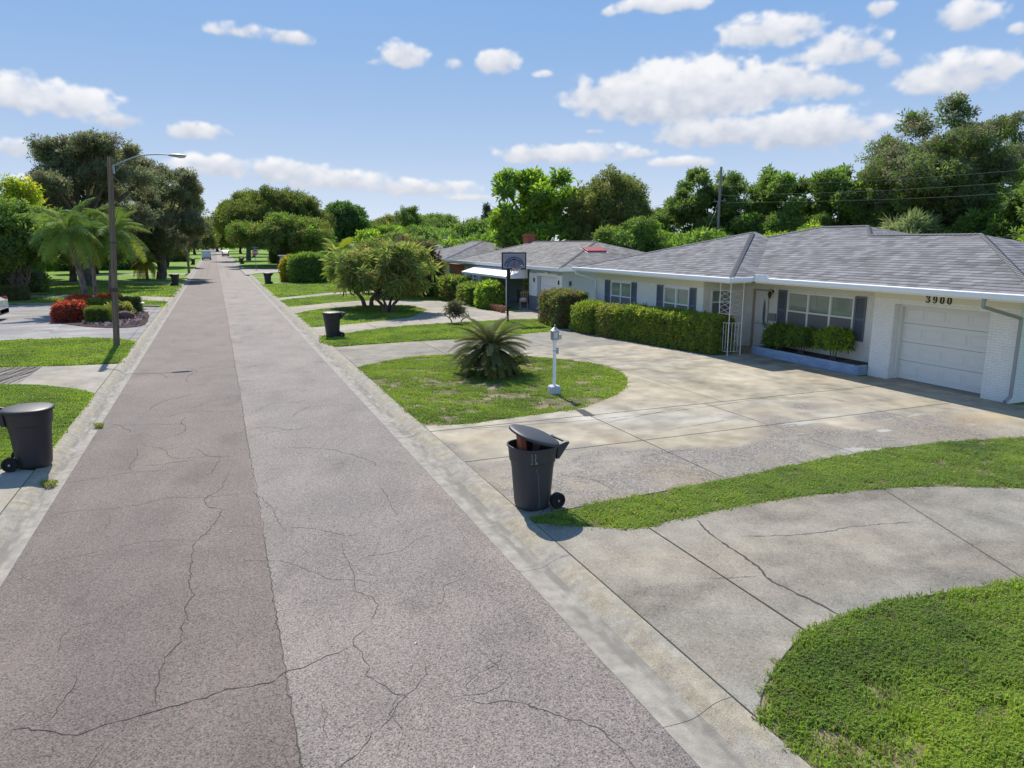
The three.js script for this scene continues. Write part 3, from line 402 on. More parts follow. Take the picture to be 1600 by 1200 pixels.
grass('lawn beyond the mango trees up to the cross street', [[3.95, 45.6], [4.67, 46.1], [6.87, 47.8], [8.7, 48.7], [13.9, 47], [16.3, 52], [16.3, 56.5], [8, 54.9], [3.95, 50.9]], 40, 2, 68, { size: 1.2, color: GRASS });
grass('open lawn with the round bush', [[3.95, 53.2], [7.75, 57.1], [16, 60], [16, 74.8], [3.95, 71.4]], 24, 2, 69, { size: 1.6, color: GRASS });
grass('lawn beyond the gravel drive on the left', [[-3.22, 57.2], [-8, 61.5], [-20, 64.4], [-20, 79.6], [-9, 78.6], [-3.22, 74.2]], 20, 2, 70, { size: 1.7, color: GRASS });
grass('narrow grass band behind the gravel drive', [[-3.22, 48.8], [-8.4, 52.7], [-20, 54.5], [-20, 60], [-11.4, 59.9], [-6.78, 56.7], [-3.22, 52.4]], 34, 2, 71, { size: 1.4, color: GRASS });
{ // weeds in the left gutter joints
  const w = [[380, 785, 60, 20], [770, 330, 26, 10]]; const r = rng(5), pts = []; for (const [zx, zy, sx, sy] of w) for (let i = 0; i < 26; i++) pts.push(ground((zx + (r() - .5) * 2 * sx) / 5, 600 + (zy + (r() - .5) * 1.6 * sy) / 5, .03));
  const m = lit(new THREE.InstancedMesh(tufts[0], grassMat, pts.length)); pts.forEach(([x, d], i) => { m.setMatrixAt(i, new THREE.Matrix4().compose(new THREE.Vector3(x, .03, -d), new THREE.Quaternion().setFromEuler(new THREE.Euler(0, r() * 6, 0)), new THREE.Vector3(1, 1.3, 1))); m.setColorAt(i, rgb(.30 + .1 * r(), .38, .05)); }); m.name = 'gutter_weeds'; m.userData.kind = 'stuff'; tag(m, 'weeds growing from the joints of the left gutter', 'weeds');
}

// ---------- houses ----------
const font = await new FontLoader().loadAsync('fonts/droid/droid_serif_bold.typeface.json');
const fontSans = await new FontLoader().loadAsync('fonts/droid/droid_sans_bold.typeface.json');
const slope = (pts, ex, ed, lift = 0) => {                              // roof plane: points [X, Y, D], (ex, ed) the eave direction; uv along the eave and up the slope; with thickness
  const v = pts.map(([x, y, d]) => P(x, y + lift, d)), o = v[0], u = new THREE.Vector3(ex, 0, -ed).normalize(); let n = new THREE.Vector3(); for (let i = 1; i < v.length - 1; i++) n.add(v[i].clone().sub(o).cross(v[i + 1].clone().sub(o))); n.normalize(); if (n.y < 0) n.negate(); const w = n.clone().cross(u).normalize(); if (w.y < 0) w.negate();
  const poly = v.map(q => { const e = q.clone().sub(o); return [e.dot(u), e.dot(w)]; }); const sh = new THREE.Shape(poly.map(p => new THREE.Vector2(...p))); const g = prep(new THREE.ShapeGeometry(sh)); const p = g.attributes.position, uv = g.attributes.uv, nn = g.attributes.normal;
  for (let i = 0; i < p.count; i++) { const a = p.getX(i), b = p.getY(i), q = o.clone().addScaledVector(u, a).addScaledVector(w, b); uv.setXY(i, a + o.dot(u), b); p.setXYZ(i, q.x, q.y, q.z); nn.setXYZ(i, n.x, n.y, n.z); }
  for (let i = 0; i < p.count; i += 3) { const A = new THREE.Vector3().fromBufferAttribute(p, i), B = new THREE.Vector3().fromBufferAttribute(p, i + 1), Q = new THREE.Vector3().fromBufferAttribute(p, i + 2); if (B.clone().sub(A).cross(Q.clone().sub(A)).dot(n) < 0) { const ub = [uv.getX(i + 1), uv.getY(i + 1)], uc = [uv.getX(i + 2), uv.getY(i + 2)]; p.setXYZ(i + 1, Q.x, Q.y, Q.z); p.setXYZ(i + 2, B.x, B.y, B.z); uv.setXY(i + 1, ...uc); uv.setXY(i + 2, ...ub); } }
  return g;
};
function ridgeCap(a, b, w = .09) {                                      // a row of folded cap shingles along a hip or ridge
  const A = P(...a), B = P(...b), dir = B.clone().sub(A), L = dir.length(); dir.normalize(); const side = new THREE.Vector3(dir.z, 0, -dir.x).normalize(), list = [], n = Math.round(L / .16);
  for (let i = 0; i < n; i++) { const s = A.clone().addScaledVector(dir, i / n * L), e = A.clone().addScaledVector(dir, (i + 1.15) / n * L), up0 = .035, up1 = .02; const f = (q, k, h) => q.clone().addScaledVector(side, k * w).add(new THREE.Vector3(0, h - Math.abs(k) * w * .30, 0)); list.push(faceGeo([f(s, -1, up0), f(s, 0, up0 + .015), f(e, 0, up1 + .015), f(e, -1, up1)]), faceGeo([f(s, 0, up0 + .015), f(s, 1, up0), f(e, 1, up1), f(e, 0, up1 + .015)])); }
  return merge(list);
}
// windows in walls that face the street (-X) or the near side (-D); panes before a drawn blind, an insect screen over the lower sash
function windowX(parent, X, d0, d1, y0, y1, bays, o = {}) {
  const w = new THREE.Group(); w.name = 'window'; parent.add(w); const f = .05, z = X - .03, fr = [box(z, X + .06, y0, y0 + f, d0, d1), box(z, X + .06, y1 - f, y1, d0, d1), box(z, X + .06, y0 + f, y1 - f, d0, d0 + f), box(z, X + .06, y0 + f, y1 - f, d1 - f, d1)];
  const bw = (d1 - d0) / bays, ym = lerp(y0, y1, o.mid ?? .5); for (let i = 1; i < bays; i++) fr.push(box(z - .002, X + .058, y0 + f, y1 - f, d0 + i * bw - .035, d0 + i * bw + .035)); for (let i = 0; i < bays; i++) fr.push(box(z + .003, X + .05, ym - .025, ym + .025, d0 + i * bw + .036, d0 + (i + 1) * bw - .036));
  part(w, 'frame', fr, o.frame ?? M.whiteMetal); part(w, 'sill', box(X - .09, X + .04, y0 - .07, y0 - .002, d0 - .04, d1 + .04, .008), o.sill ?? M.whiteMatte);
  for (let i = 0; i < bays; i++) { const a = d0 + i * bw + .03, b = a + bw - .06; part(w, 'pane', box(X + .012, X + .018, ym + .02, y1 - f + .004, a, b), M.glass); part(w, 'pane', box(X + .018, X + .024, y0 + f - .004, ym - .02, a, b), M.glass); if (!o.noScreen) part(w, 'insect_screen', box(X - .002, X + .002, y0 + f - .004, ym - .02, a, b), M.screen); }
  part(w, 'blind', box(X + .07, X + .08, y0, y1, d0, d1), o.blind ?? M.blind); return w;
}
function windowD(parent, D, x0, x1, y0, y1) {
  const w = new THREE.Group(); w.name = 'window'; parent.add(w); const f = .05, ym = (y0 + y1) / 2, a = D - .03, b = D + .05;
  part(w, 'frame', [box(x0, x1, y0, y0 + f, a, b), box(x0, x1, y1 - f, y1, a, b), box(x0, x0 + f, y0 + f, y1 - f, a, b), box(x1 - f, x1, y0 + f, y1 - f, a, b), box(x0 + f, x1 - f, ym - .025, ym + .025, a + .003, b - .004)], M.whiteMetal);
  part(w, 'sill', box(x0 - .04, x1 + .04, y0 - .07, y0 - .002, D - .09, D + .04, .008), M.whiteMatte); part(w, 'pane', box(x0 + f, x1 - f, ym + .02, y1 - f, D + .012, D + .018), M.glass); part(w, 'insect_screen', box(x0 + f, x1 - f, y0 + f, ym - .02, D - .002, D + .002), M.screen); part(w, 'blind', box(x0, x1, y0, y1, D + .07, D + .08), M.blind); return w;
}
function shutterX(parent, X, d0, d1, y0, y1) {                          // louvred shutter: frame and slats
  const s = new THREE.Group(); s.name = 'shutter'; parent.add(s); const f = .055, ym = (y0 + y1) / 2;
  part(s, 'frame', [box(X - .035, X, y0, y1, d0, d0 + f), box(X - .035, X, y0, y1, d1 - f, d1), box(X - .034, X, y0, y0 + f, d0 + f, d1 - f), box(X - .034, X, y1 - f, y1, d0 + f, d1 - f), box(X - .034, X, ym - .03, ym + .03, d0 + f, d1 - f)], M.shutter);
  const sl = []; for (let y = y0 + f + .02; y < y1 - f; y += .045) if (Math.abs(y - ym) > .045) { const g = new THREE.BoxGeometry(.04, .007, d1 - d0 - 2 * f); g.rotateZ(.6); g.translate(X - .018, y, -(d0 + d1) / 2); sl.push(g); } part(s, 'slats', sl, M.shutter, { kind: 'stuff' }); part(s, 'backing', box(X - .006, X - .001, y0 + .01, y1 - .01, d0 + .01, d1 - .01), M.shutter); return s;
}
function wallX(X, t, y0, y1, d0, d1, holes = []) {                      // a wall along D at X (thickness t toward +X) with window and door openings [d0, d1, y0, y1]
  const cuts = [...new Set([d0, d1, ...holes.flatMap(h => [h[0], h[1]])])].sort((a, b) => a - b), out = [];
  for (let i = 0; i < cuts.length - 1; i++) { const a = cuts[i], b = cuts[i + 1], hs = holes.filter(h => h[0] <= a + 1e-6 && h[1] >= b - 1e-6).sort((p, q) => p[2] - q[2]); let y = y0; for (const h of hs) { if (h[2] > y) out.push(box(X, X + t, y, h[2], a, b)); y = h[3]; } if (y < y1) out.push(box(X, X + t, y, y1, a, b)); }
  return out;
}
const EAVE = 2.82;
// ----- the white brick house -----
const house = thing('brick_house', 'white painted brick bungalow with slate grey hip roof, shutters and single garage', 'house', P(0, 0, 0));
{
  const K = .28, we = 15.7, wr = 19.2, wl = 30.4, ax = we + 5.6, ad = (wr + wl) / 2, ay = EAVE + 5.6 * K, me = 16.7, bx = 23.0, by = EAVE + (bx - me) * K, cx = 21.7, cy = EAVE + (cx - me) * K, gr = 10.05, gd = gr + 5, b0 = 20.4, b1 = 22.7, ch = b0 - (bx - cx), vx = (me - wr + bx + b1) / 2, vd = vx - me + wr, vy = EAVE + (vx - me) * K, back = 27.5;
  const roof = new THREE.Group(); roof.name = 'roof'; house.add(roof);
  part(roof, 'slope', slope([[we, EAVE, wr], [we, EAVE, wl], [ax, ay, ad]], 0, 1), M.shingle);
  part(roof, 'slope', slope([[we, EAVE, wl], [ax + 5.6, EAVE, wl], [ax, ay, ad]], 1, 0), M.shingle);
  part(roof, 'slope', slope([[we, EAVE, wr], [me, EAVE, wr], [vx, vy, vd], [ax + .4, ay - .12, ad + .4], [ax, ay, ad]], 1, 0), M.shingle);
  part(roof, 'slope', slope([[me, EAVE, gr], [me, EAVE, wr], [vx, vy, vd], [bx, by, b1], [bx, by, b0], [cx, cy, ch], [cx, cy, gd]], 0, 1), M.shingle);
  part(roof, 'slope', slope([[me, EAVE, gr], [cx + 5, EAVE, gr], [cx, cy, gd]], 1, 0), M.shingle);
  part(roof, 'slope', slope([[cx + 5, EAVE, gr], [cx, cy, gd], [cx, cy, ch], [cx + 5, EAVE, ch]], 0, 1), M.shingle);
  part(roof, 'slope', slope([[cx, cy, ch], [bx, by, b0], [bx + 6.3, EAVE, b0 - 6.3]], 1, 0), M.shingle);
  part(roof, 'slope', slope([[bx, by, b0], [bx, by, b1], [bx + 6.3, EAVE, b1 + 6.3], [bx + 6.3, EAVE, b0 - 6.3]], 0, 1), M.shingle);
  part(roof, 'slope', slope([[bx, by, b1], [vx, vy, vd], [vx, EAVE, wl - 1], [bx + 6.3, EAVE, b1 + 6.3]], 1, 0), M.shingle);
  for (const [a, b] of [[[we, EAVE, wr], [ax, ay, ad]], [[we, EAVE, wl], [ax, ay, ad]], [[me, EAVE, gr], [cx, cy, gd]], [[cx, cy, gd], [cx, cy, ch]], [[cx, cy, ch], [bx, by, b0]], [[bx, by, b0], [bx, by, b1]], [[bx, by, b1], [vx, vy, vd]]]) part(roof, 'ridge_cap', ridgeCap(a, b), M.ridge);
  // soffit, fascia, gutters
  part(house, 'soffit', [sheetGeo([[we + .02, wr + .02], [me + .02, wr + .02], [me + .02, gr + .02], [back, gr + .02], [back, wl - .02], [we + .02, wl - .02]], 2.66)], M.cream);
  const gut = (g) => g; const gm = M.white;
  part(house, 'gutter', [box(we - .11, we - .003, 2.69, 2.84, wr - .1, wl + .1, .025), box(we - .003, we + .02, 2.65, 2.815, wr, wl)], gm);
  part(house, 'gutter', [box(we - .003, me - .113, 2.69, 2.84, wr - .11, wr - .003, .025), box(we + .02, me - .115, 2.65, 2.815, wr - .003, wr + .02)], gm);
  part(house, 'gutter', [box(me - .11, me - .003, 2.69, 2.84, gr - .1, wr - .05, .025), box(me - .003, me + .02, 2.65, 2.815, gr, wr - .05)], gm);
  part(house, 'gutter', [box(me, back, 2.65, 2.815, gr - .02, gr - .002)], gm); part(house, 'gutter', [box(we + .02, back, 2.65, 2.815, wl - .002, wl + .02)], gm);
  part(house, 'splash_guard', [box(me - .13, me - .10, 2.77, 2.93, wr - .75, wr - .12), box(me - .13, me + .45, 2.77, 2.93, wr - .14, wr - .11)], gm);
  // walls
  const WX = 16.4, PX = 18.4, GX = 17.8;
  part(house, 'wall', [...wallX(WX, .2, 0, 2.665, 21.5, 29.6, [[22.33, 24.0, 1.0, 2.28], [26.43, 28.17, 1.0, 2.28]])], M.brick, { label: 'white brick front wall of the left wing' });
  part(house, 'wall', [box(WX + .2, 16.75, 0, 2.663, 21.5, 21.7), box(17.7, PX + .2, 0, 2.663, 21.5, 21.7), box(16.75, 17.7, 0, 1.35, 21.5, 21.7), box(16.75, 17.7, 2.28, 2.663, 21.5, 21.7)], M.brick);
  part(house, 'wall', [...wallX(PX, .2, 0, 2.664, 15.3, 21.5, [[16.55, 19.4, .98, 2.30], [20.3, 21.15, .14, 2.3]])], M.brick, { label: 'white brick wall of the recessed porch' });
  part(house, 'wall', [box(GX, GX + .35, 0, 2.662, 14.62, 15.32), box(GX, GX + .35, 0, 2.662, 11.15, 11.86), box(GX, GX + .35, 2.27, 2.662, 11.86, 14.62), box(GX + .35, PX, 0, 2.661, 15.12, 15.32)], M.brick, { label: 'white brick piers and lintel round the garage' });
  part(house, 'wall', [box(GX + .35, back, 0, 2.66, 11.15, 11.35), box(WX + .2, back, 0, 2.66, 29.4, 29.6), box(back - .2, back, 0, 2.579, 11.35, 29.4)], M.brick);
  part(house, 'wall', [box(PX + .21, back - .3, .12, 2.655, 15.6, 15.7), box(GX + .6, PX + .2, 0, 2.65, 14.9, 15.1)], M.whiteMatte);
  part(house, 'frieze_board', [box(WX - .02, WX - .001, 2.36, 2.66, 21.5, 29.6), box(GX - .018, GX - .001, 2.40, 2.66, 11.15, 15.32), box(PX - .02, PX - .001, 2.38, 2.66, 15.32, 21.48), box(WX, PX - .03, 2.38, 2.66, 21.48, 21.499)], M.cream);
  part(house, 'porch_slab', slabGeo([[16.62, 20.3], [16.9, 19.7], [17.3, 19.66], [18.4, 19.66], [18.4, 21.5], [16.45, 21.5]], .02, .13, .008), M.concrete);
  part(house, 'garage_apron', slabGeo([[17.76, 11.87], [18.2, 11.87], [18.2, 14.61], [17.76, 14.61]], .02, .108, .005), M.concrete);
  // windows and shutters
  windowX(house, WX, 22.33, 24.0, 1.0, 2.28, 2); shutterX(house, WX, 21.9, 22.3, .98, 2.32); shutterX(house, WX, 24.03, 24.48, .98, 2.32);
  windowX(house, WX, 26.43, 28.17, 1.0, 2.28, 2); shutterX(house, WX, 26.0, 26.4, .98, 2.32); shutterX(house, WX, 28.22, 28.68, .98, 2.32);
  windowX(house, PX, 16.55, 19.4, .98, 2.30, 3); shutterX(house, PX, 16.1, 16.52, .96, 2.34); shutterX(house, PX, 19.43, 19.85, .96, 2.34);
  windowD(house, 21.5, 16.75, 17.7, 1.35, 2.28);
  // entrance
  const door = new THREE.Group(); door.name = 'front_door'; house.add(door); const doorMat = mat([.80, .81, .83], .45);
  const leafShape = new THREE.Shape([[0, 0], [.84, 0], [.84, 2.13], [0, 2.13]].map(p => new THREE.Vector2(...p))); const oval = new THREE.Path(); oval.absellipse(.30, 1.28, .085, .52, 0, Math.PI * 2); leafShape.holes.push(oval);
  const lg = new THREE.ExtrudeGeometry(leafShape, { depth: .045, bevelEnabled: false, curveSegments: 20 }); lg.rotateY(Math.PI / 2); lg.translate(PX + .055, .15, -20.31); part(door, 'leaf', prep(lg), doorMat);
  part(door, 'glass', box(PX + .075, PX + .08, .75, 2.1, 20.5, 20.72), M.glass); part(door, 'curtain', box(PX + .12, PX + .13, .6, 2.2, 20.35, 21.1), M.screen);
  part(door, 'frame', [box(PX - .02, PX + .12, .14, 2.30, 21.09, 21.15), box(PX - .02, PX + .12, .14, 2.30, 20.3, 20.34), box(PX - .02, PX + .12, 2.25, 2.30, 20.34, 21.09)], M.tan); part(door, 'threshold', box(PX - .06, PX + .12, .13, .16, 20.3, 21.15), M.tan);
  part(door, 'push_bar', cyl(.012, .012, P(PX + .03, 1.05, 20.4), P(PX + .03, 1.05, 21.05), 8), M.steel); const hd = part(door, 'handle', [cyl(.018, .018, P(PX - .03, 1.02, 20.42), P(PX + .06, 1.02, 20.42), 10), cyl(.014, .014, P(PX - .03, .92, 20.42), P(PX - .03, 1.15, 20.42), 10)], M.brass);
  const lampG = new THREE.Group(); lampG.name = 'wall_lantern'; house.add(lampG); part(lampG, 'bracket', [cyl(.012, .012, P(PX, 2.3, 20.14), P(PX - .16, 2.34, 20.14), 8), cyl(.05, .05, P(PX - .02, 2.26, 20.14), P(PX, 2.26, 20.14), 12), cyl(.008, .008, P(PX - .15, 2.335, 20.14), P(PX - .15, 2.26, 20.14), 6)], M.brass); part(lampG, 'shade', [cyl(.05, .075, P(PX - .15, 2.06, 20.14), P(PX - .15, 2.2, 20.14), 6), cyl(.085, .02, P(PX - .15, 2.2, 20.14), P(PX - .15, 2.27, 20.14), 6), cyl(.02, .04, P(PX - .15, 2.0, 20.14), P(PX - .15, 2.06, 20.14), 6)], M.brass);
  part(house, 'letter_box', [box(PX - .10, PX - .001, 1.22, 1.48, 19.9, 20.2, .012), box(PX - .115, PX - .101, 1.44, 1.47, 19.92, 20.18)], M.galv);
  // garage door: four rows of four raised panels
  const gdm = mat([.76, .76, .73], .5), gdoor = new THREE.Group(); gdoor.name = 'garage_door'; house.add(gdoor); const dx = 18.15, y0 = .115, rows = 4, rh = 2.15 / rows;
  for (let r = 0; r < rows; r++) { const s = part(gdoor, 'section', box(dx, dx + .045, y0 + r * rh + .004, y0 + (r + 1) * rh - .004, 11.87, 14.61, .006), gdm); for (let c = 0; c < 4; c++) { const a = 11.87 + .09 + c * .655, b = a + .59, ya = y0 + r * rh + .1, yb = y0 + (r + 1) * rh - .1; part(s, 'raised_panel', [box(dx - .012, dx + .001, ya + .045, yb - .045, a + .045, b - .045, .006), box(dx - .006, dx - .0005, ya, ya + .018, a, b), box(dx - .006, dx - .0005, yb - .018, yb, a, b), box(dx - .006, dx - .0005, ya + .018, yb - .018, a, a + .018), box(dx - .006, dx - .0005, ya + .018, yb - .018, b - .018, b)], gdm); } }
  part(house, 'garage_stop', [box(GX + .22, GX + .345, 2.20, 2.269, 11.87, 14.61), box(GX + .22, GX + .345, .11, 2.2, 14.56, 14.615), box(GX + .22, GX + .345, .11, 2.2, 11.865, 11.92)], M.whiteMatte);
  // house number
  [...'3900'].forEach((ch, i) => { const g = new TextGeometry(ch, { font, size: .185, depth: .015, curveSegments: 6 }); g.computeBoundingBox(); g.rotateY(-Math.PI / 2); g.translate(GX - .022, 2.385, -(13.66 - i * .205)); part(house, 'house_number', prep(g), M.blackPaint); });
  // downpipes
  const dp = (pts, r = .042) => merge(pts.slice(1).map((p, i) => cyl(r, r, P(...pts[i]), P(...p), 8)).concat(pts.slice(1, -1).map(p => { const s = new THREE.SphereGeometry(r, 8, 6); s.translate(p[0], p[1], -p[2]); return s; })));
  part(house, 'downpipe', dp([[me - .05, 2.70, 11.3], [me - .05, 2.5, 11.3], [GX - .06, 2.2, 11.08], [GX - .06, .28, 11.08], [GX - .3, .18, 11.05]]), M.galv);
  part(house, 'downpipe', dp([[we - .05, 2.70, 30.2], [we - .05, 2.55, 30.2], [WX - .05, 2.25, 29.5], [WX - .05, .2, 29.5]]), M.whiteMetal);
  // ornamental iron corner post
  const tr = new THREE.Group(); tr.name = 'iron_post'; house.add(tr); const bars = [], y1 = 2.66;
  const legs = [[16.2, 20.3], [16.2, 19.75], [16.75, 19.75]]; for (const [x, d] of legs) part(tr, 'upright', box(x - .011, x + .011, .1, y1, d - .011, d + .011), M.whiteMetal);
  const infill = (x0, d0, x1, d1) => { const L = Math.hypot(x1 - x0, d1 - d0), at = t => [lerp(x0, x1, t), lerp(d0, d1, t)]; for (const y of [.25, 1.25, 1.55, 2.35]) { const [a, b] = at(.02), [c, d] = at(.98); bars.push(cyl(.008, .008, P(a, y, b), P(c, y, d), 6)); } for (let k = 1; k < 4; k++) { const [a, b] = at(k / 4); bars.push(cyl(.007, .007, P(a, .25, b), P(a, 1.25, b), 6)); } for (let k = 0; k < 4; k++) { const [a, b] = at(.04), [c, d] = at(.96), y = 1.58 + k * .19; bars.push(cyl(.006, .006, P(a, y, b), P(c, y + .19, d), 6), cyl(.006, .006, P(c, y, d), P(a, y + .19, b), 6)); } };
  infill(16.2, 19.75, 16.2, 20.3); infill(16.2, 19.75, 16.75, 19.75); part(tr, 'scrollwork', bars, M.whiteMetal, { kind: 'stuff' });
}
// planter of blue painted brick with soil
const planter = thing('brick_planter', 'low blue painted brick planter under the triple window of the white house', 'planter', P(0, 0, 0));
{
  const g = new RoundedBoxGeometry(.095, .062, .20, 1, .006), r = rng(4), X = 17.42; const tones = [M.blueBrick, mat([.335, .43, .58], .8), mat([.27, .365, .53], .8)];
  for (let c = 0; c < 4; c++) { for (let k = 0; k < 21; k++) { const d = 15.36 + k * .212 + (c & 1) * .106; if (d > 19.68) continue; const b = part(planter, 'brick', g, tones[Math.floor(r() * 3)]); b.position.set(X + (r() - .5) * .006, .14 + c * .072, -d - .1); } for (let k = 0; k < 2; k++) { const b = part(planter, 'brick', g, tones[Math.floor(r() * 3)]); b.rotation.y = Math.PI / 2; b.position.set(X + .07 + k * .19, .14 + c * .072, -15.36); } for (let k = 0; k < 4; k++) { const b = part(planter, 'brick', g, tones[Math.floor(r() * 3)]); b.rotation.y = Math.PI / 2; b.position.set(X + .15 + k * .212 + (c & 1) * .1, .14 + c * .072, -19.86); } }
  part(planter, 'mortar', [box(X + .04, 17.79, .085, .385, 15.34, 15.40), box(X - .036, X + .036, .085, .385, 15.34, 19.9), box(X + .04, 18.39, .085, .385, 19.83, 19.89)], mat([.25, .34, .50], .9)); part(planter, 'soil', box(X + .045, 18.395, .085, .35, 15.42, 19.82), M.soil);
}
// ----- grey house -----
function hip(parent, x0, d0, d1, wide, y, K, m, over = {}) {           // front eave at x0, D from d0 to d1, hip ends
  const h = wide / 2, ry = y + h * K, rx = x0 + h, a = d0 + h, b = d1 - h, roof = new THREE.Group(); roof.name = 'roof'; parent.add(roof);
  part(roof, 'slope', slope([[x0, y, d0], [x0, y, d1], [rx, ry, b], [rx, ry, a]], 0, 1), m); part(roof, 'slope', slope([[x0, y, d0], [x0 + wide, y, d0], [rx, ry, a]], 1, 0), m); part(roof, 'slope', slope([[x0, y, d1], [x0 + wide, y, d1], [rx, ry, b]], 1, 0), m); part(roof, 'slope', slope([[x0 + wide, y, d0], [x0 + wide, y, d1], [rx, ry, b], [rx, ry, a]], 0, 1), m);
  for (const [p, q] of [[[x0, y, d0], [rx, ry, a]], [[x0, y, d1], [rx, ry, b]], [[rx, ry, a], [rx, ry, b]]]) part(roof, 'ridge_cap', ridgeCap(p, q), M.ridge);
  part(parent, 'fascia', [box(x0 - .06, x0, y - .17, y + .01, d0 - .06, d1 + .06, .01), box(x0 + .001, x0 + wide, y - .17, y + .01, d0 - .06, d0, .01), box(x0 + .001, x0 + wide, y - .17, y + .01, d1, d1 + .06, .01)], M.white);
  part(parent, 'soffit', sheetGeo([[x0, d0], [x0 + wide, d0], [x0 + wide, d1], [x0, d1]], y - .165), M.whiteMatte); return roof;
}
const grey = thing('grey_house', 'grey bungalow with tan shingle hip roof, red chimney, white awning and garage', 'house', P(0, 0, 0));
{
  const Y = 2.66, roof = hip(grey, 16.45, 33.6, 51.6, 9.4, Y, .29, M.shingleTan), X = 16.9;
  const onRoof = x => Y + (x - 16.45) * .29;
  part(roof, 'chimney', [box(20.75, 21.35, 3.7, 4.42, 47.6, 48.4), box(20.68, 21.42, 4.42, 4.50, 47.53, 48.47), box(20.8, 21.3, 4.5, 4.58, 47.65, 48.35)], M.redBrick);
  { const sk = new RoundedBoxGeometry(1.25, .12, .8, 1, .02); sk.rotateX(.283); sk.translate(20.1, 3.47 + .1, -36.55); part(roof, 'skylight', prep(sk), mat([.36, .055, .045], .5)); const f = new THREE.BoxGeometry(1.35, .06, .9); f.rotateX(.283); f.translate(20.1, 3.47 + .03, -36.55); part(roof, 'skylight_kerb', prep(f), M.white); }
  part(grey, 'wall', [box(X, X + .2, 0, 2.49, 34.1, 34.72), box(X, X + .2, 0, 2.49, 36.98, 38.4), box(X, X + .2, 2.1, 2.49, 34.72, 36.98), box(X + .2, 25.4, 0, 2.488, 34.1, 34.3), box(X + .2, 18.3, 0, 2.487, 38.2, 38.4)], M.greyWall, { label: 'grey garage walls' });
  part(grey, 'wall', [...wallX(18.1, .2, 0, 2.49, 38.4, 44.9, [[39.3, 42.2, .95, 1.9], [43.2, 44.1, .12, 2.15]]), box(X, 18.3, 0, 2.486, 44.9, 45.1), ...wallX(X, .2, 0, 2.485, 45.1, 50.4, [[47.6, 49.3, .9, 2.05]]), box(X + .2, 25.4, 0, 2.484, 50.2, 50.4), box(25.2, 25.4, 0, 2.48, 34.3, 50.2)], M.greyWall);
  part(grey, 'wall_base', [box(X - .03, X - .002, .08, 1.0, 36.98, 38.4), box(X - .03, X - .002, .08, .9, 45.1, 46.9), box(18.07, 18.098, .08, .94, 38.42, 43.15)], M.greyDark);
  part(grey, 'brick_facing', [box(X - .06, X - .004, .95, 2.25, 37.3, 38.35), box(X - .06, X - .004, 1.1, 2.25, 34.12, 34.68), box(X - .06, X - .004, 2.12, 2.3, 34.7, 37.28), box(X - .04, X - .003, .95, 2.1, 45.15, 47.3)], M.brick);
  { const lat = []; for (let r = 0; r < 9; r++) for (let k = 0; k < 6; k++) lat.push(box(17.0 + k * .2 + (r & 1) * .1, 17.17 + k * .2 + (r & 1) * .1, .98 + r * .11, 1.06 + r * .11, 44.82, 44.9)); part(grey, 'brick_screen', lat, mat([.5, .47, .42], .9), { kind: 'stuff' }); }
  const gdm = mat([.74, .75, .76], .5), gd = new THREE.Group(); gd.name = 'garage_door'; grey.add(gd); for (let r = 0; r < 4; r++) part(gd, 'section', box(X + .06, X + .10, .1 + r * .5 + .004, .1 + (r + 1) * .5 - .004, 34.73, 36.97, .006), gdm);
  windowX(grey, 18.1, 39.3, 42.2, .95, 1.9, 3, { frame: mat([.62, .55, .40], .6), noScreen: true, blind: mat([.34, .30, .24], .9) }); windowX(grey, X, 47.6, 49.3, .9, 2.05, 2, { noScreen: true });
  part(grey, 'front_door', [box(18.14, 18.18, .12, 2.15, 43.2, 44.1)], mat([.38, .46, .42], .5)); part(grey, 'porch_slab', slabGeo([[16.5, 38.45], [18.1, 38.45], [18.1, 44.85], [16.5, 44.85]], .03, .12), mat([.33, .36, .42], .9));
  part(grey, 'panel', box(X - .02, X - .003, .8, 2.2, 49.4, 50.3), mat([.55, .60, .66], .6));
  const aw = new THREE.Group(); aw.name = 'awning'; grey.add(aw); const am = mat([.80, .81, .83], .4); for (let k = 0; k < 24; k++) { const d = 38.7 + k * .34, g = faceGeo([P(X - .01, 2.44, d), P(X - .01, 2.44, d + .335), P(15.5, 2.02, d + .335), P(15.5, 2.02, d)]); const g2 = faceGeo([P(15.5, 2.02, d), P(15.5, 2.02, d + .335), P(15.5, 1.9, d + .335), P(15.5, 1.9, d)]), g3 = box(15.5, X - .02, 2.0, 2.03, d + .33, d + .345); part(aw, 'awning_strip', [g, g2], am); }
  part(aw, 'awning_end', [faceGeo([P(X - .01, 2.44, 38.7), P(15.5, 2.02, 38.7), P(15.5, 1.9, 38.7), P(X - .01, 1.9, 38.7)]), faceGeo([P(X - .01, 2.44, 46.86), P(15.5, 2.02, 46.86), P(15.5, 1.9, 46.86), P(X - .01, 1.9, 46.86)])], am); part(aw, 'awning_post', [cyl(.025, .025, P(15.55, .1, 38.75), P(15.55, 1.95, 38.75), 8), cyl(.025, .025, P(15.55, .1, 46.8), P(15.55, 1.95, 46.8), 8)], M.whiteMetal);
  part(grey, 'wall_lamp', [box(X - .12, X - .03, 1.75, 1.98, 37.55, 37.65, .02)], M.black); part(grey, 'wall_lamp', [box(X - .12, X - .03, 1.75, 1.98, 34.35, 34.45, .02)], M.black); part(grey, 'wall_lamp', [box(17.3, 17.4, 1.7, 1.95, 34.0, 34.09, .02)], M.black);
  part(grey, 'bracket', [box(X - .2, X - .06, 2.24, 2.36, 35.75, 35.95, .02)], M.white);
}
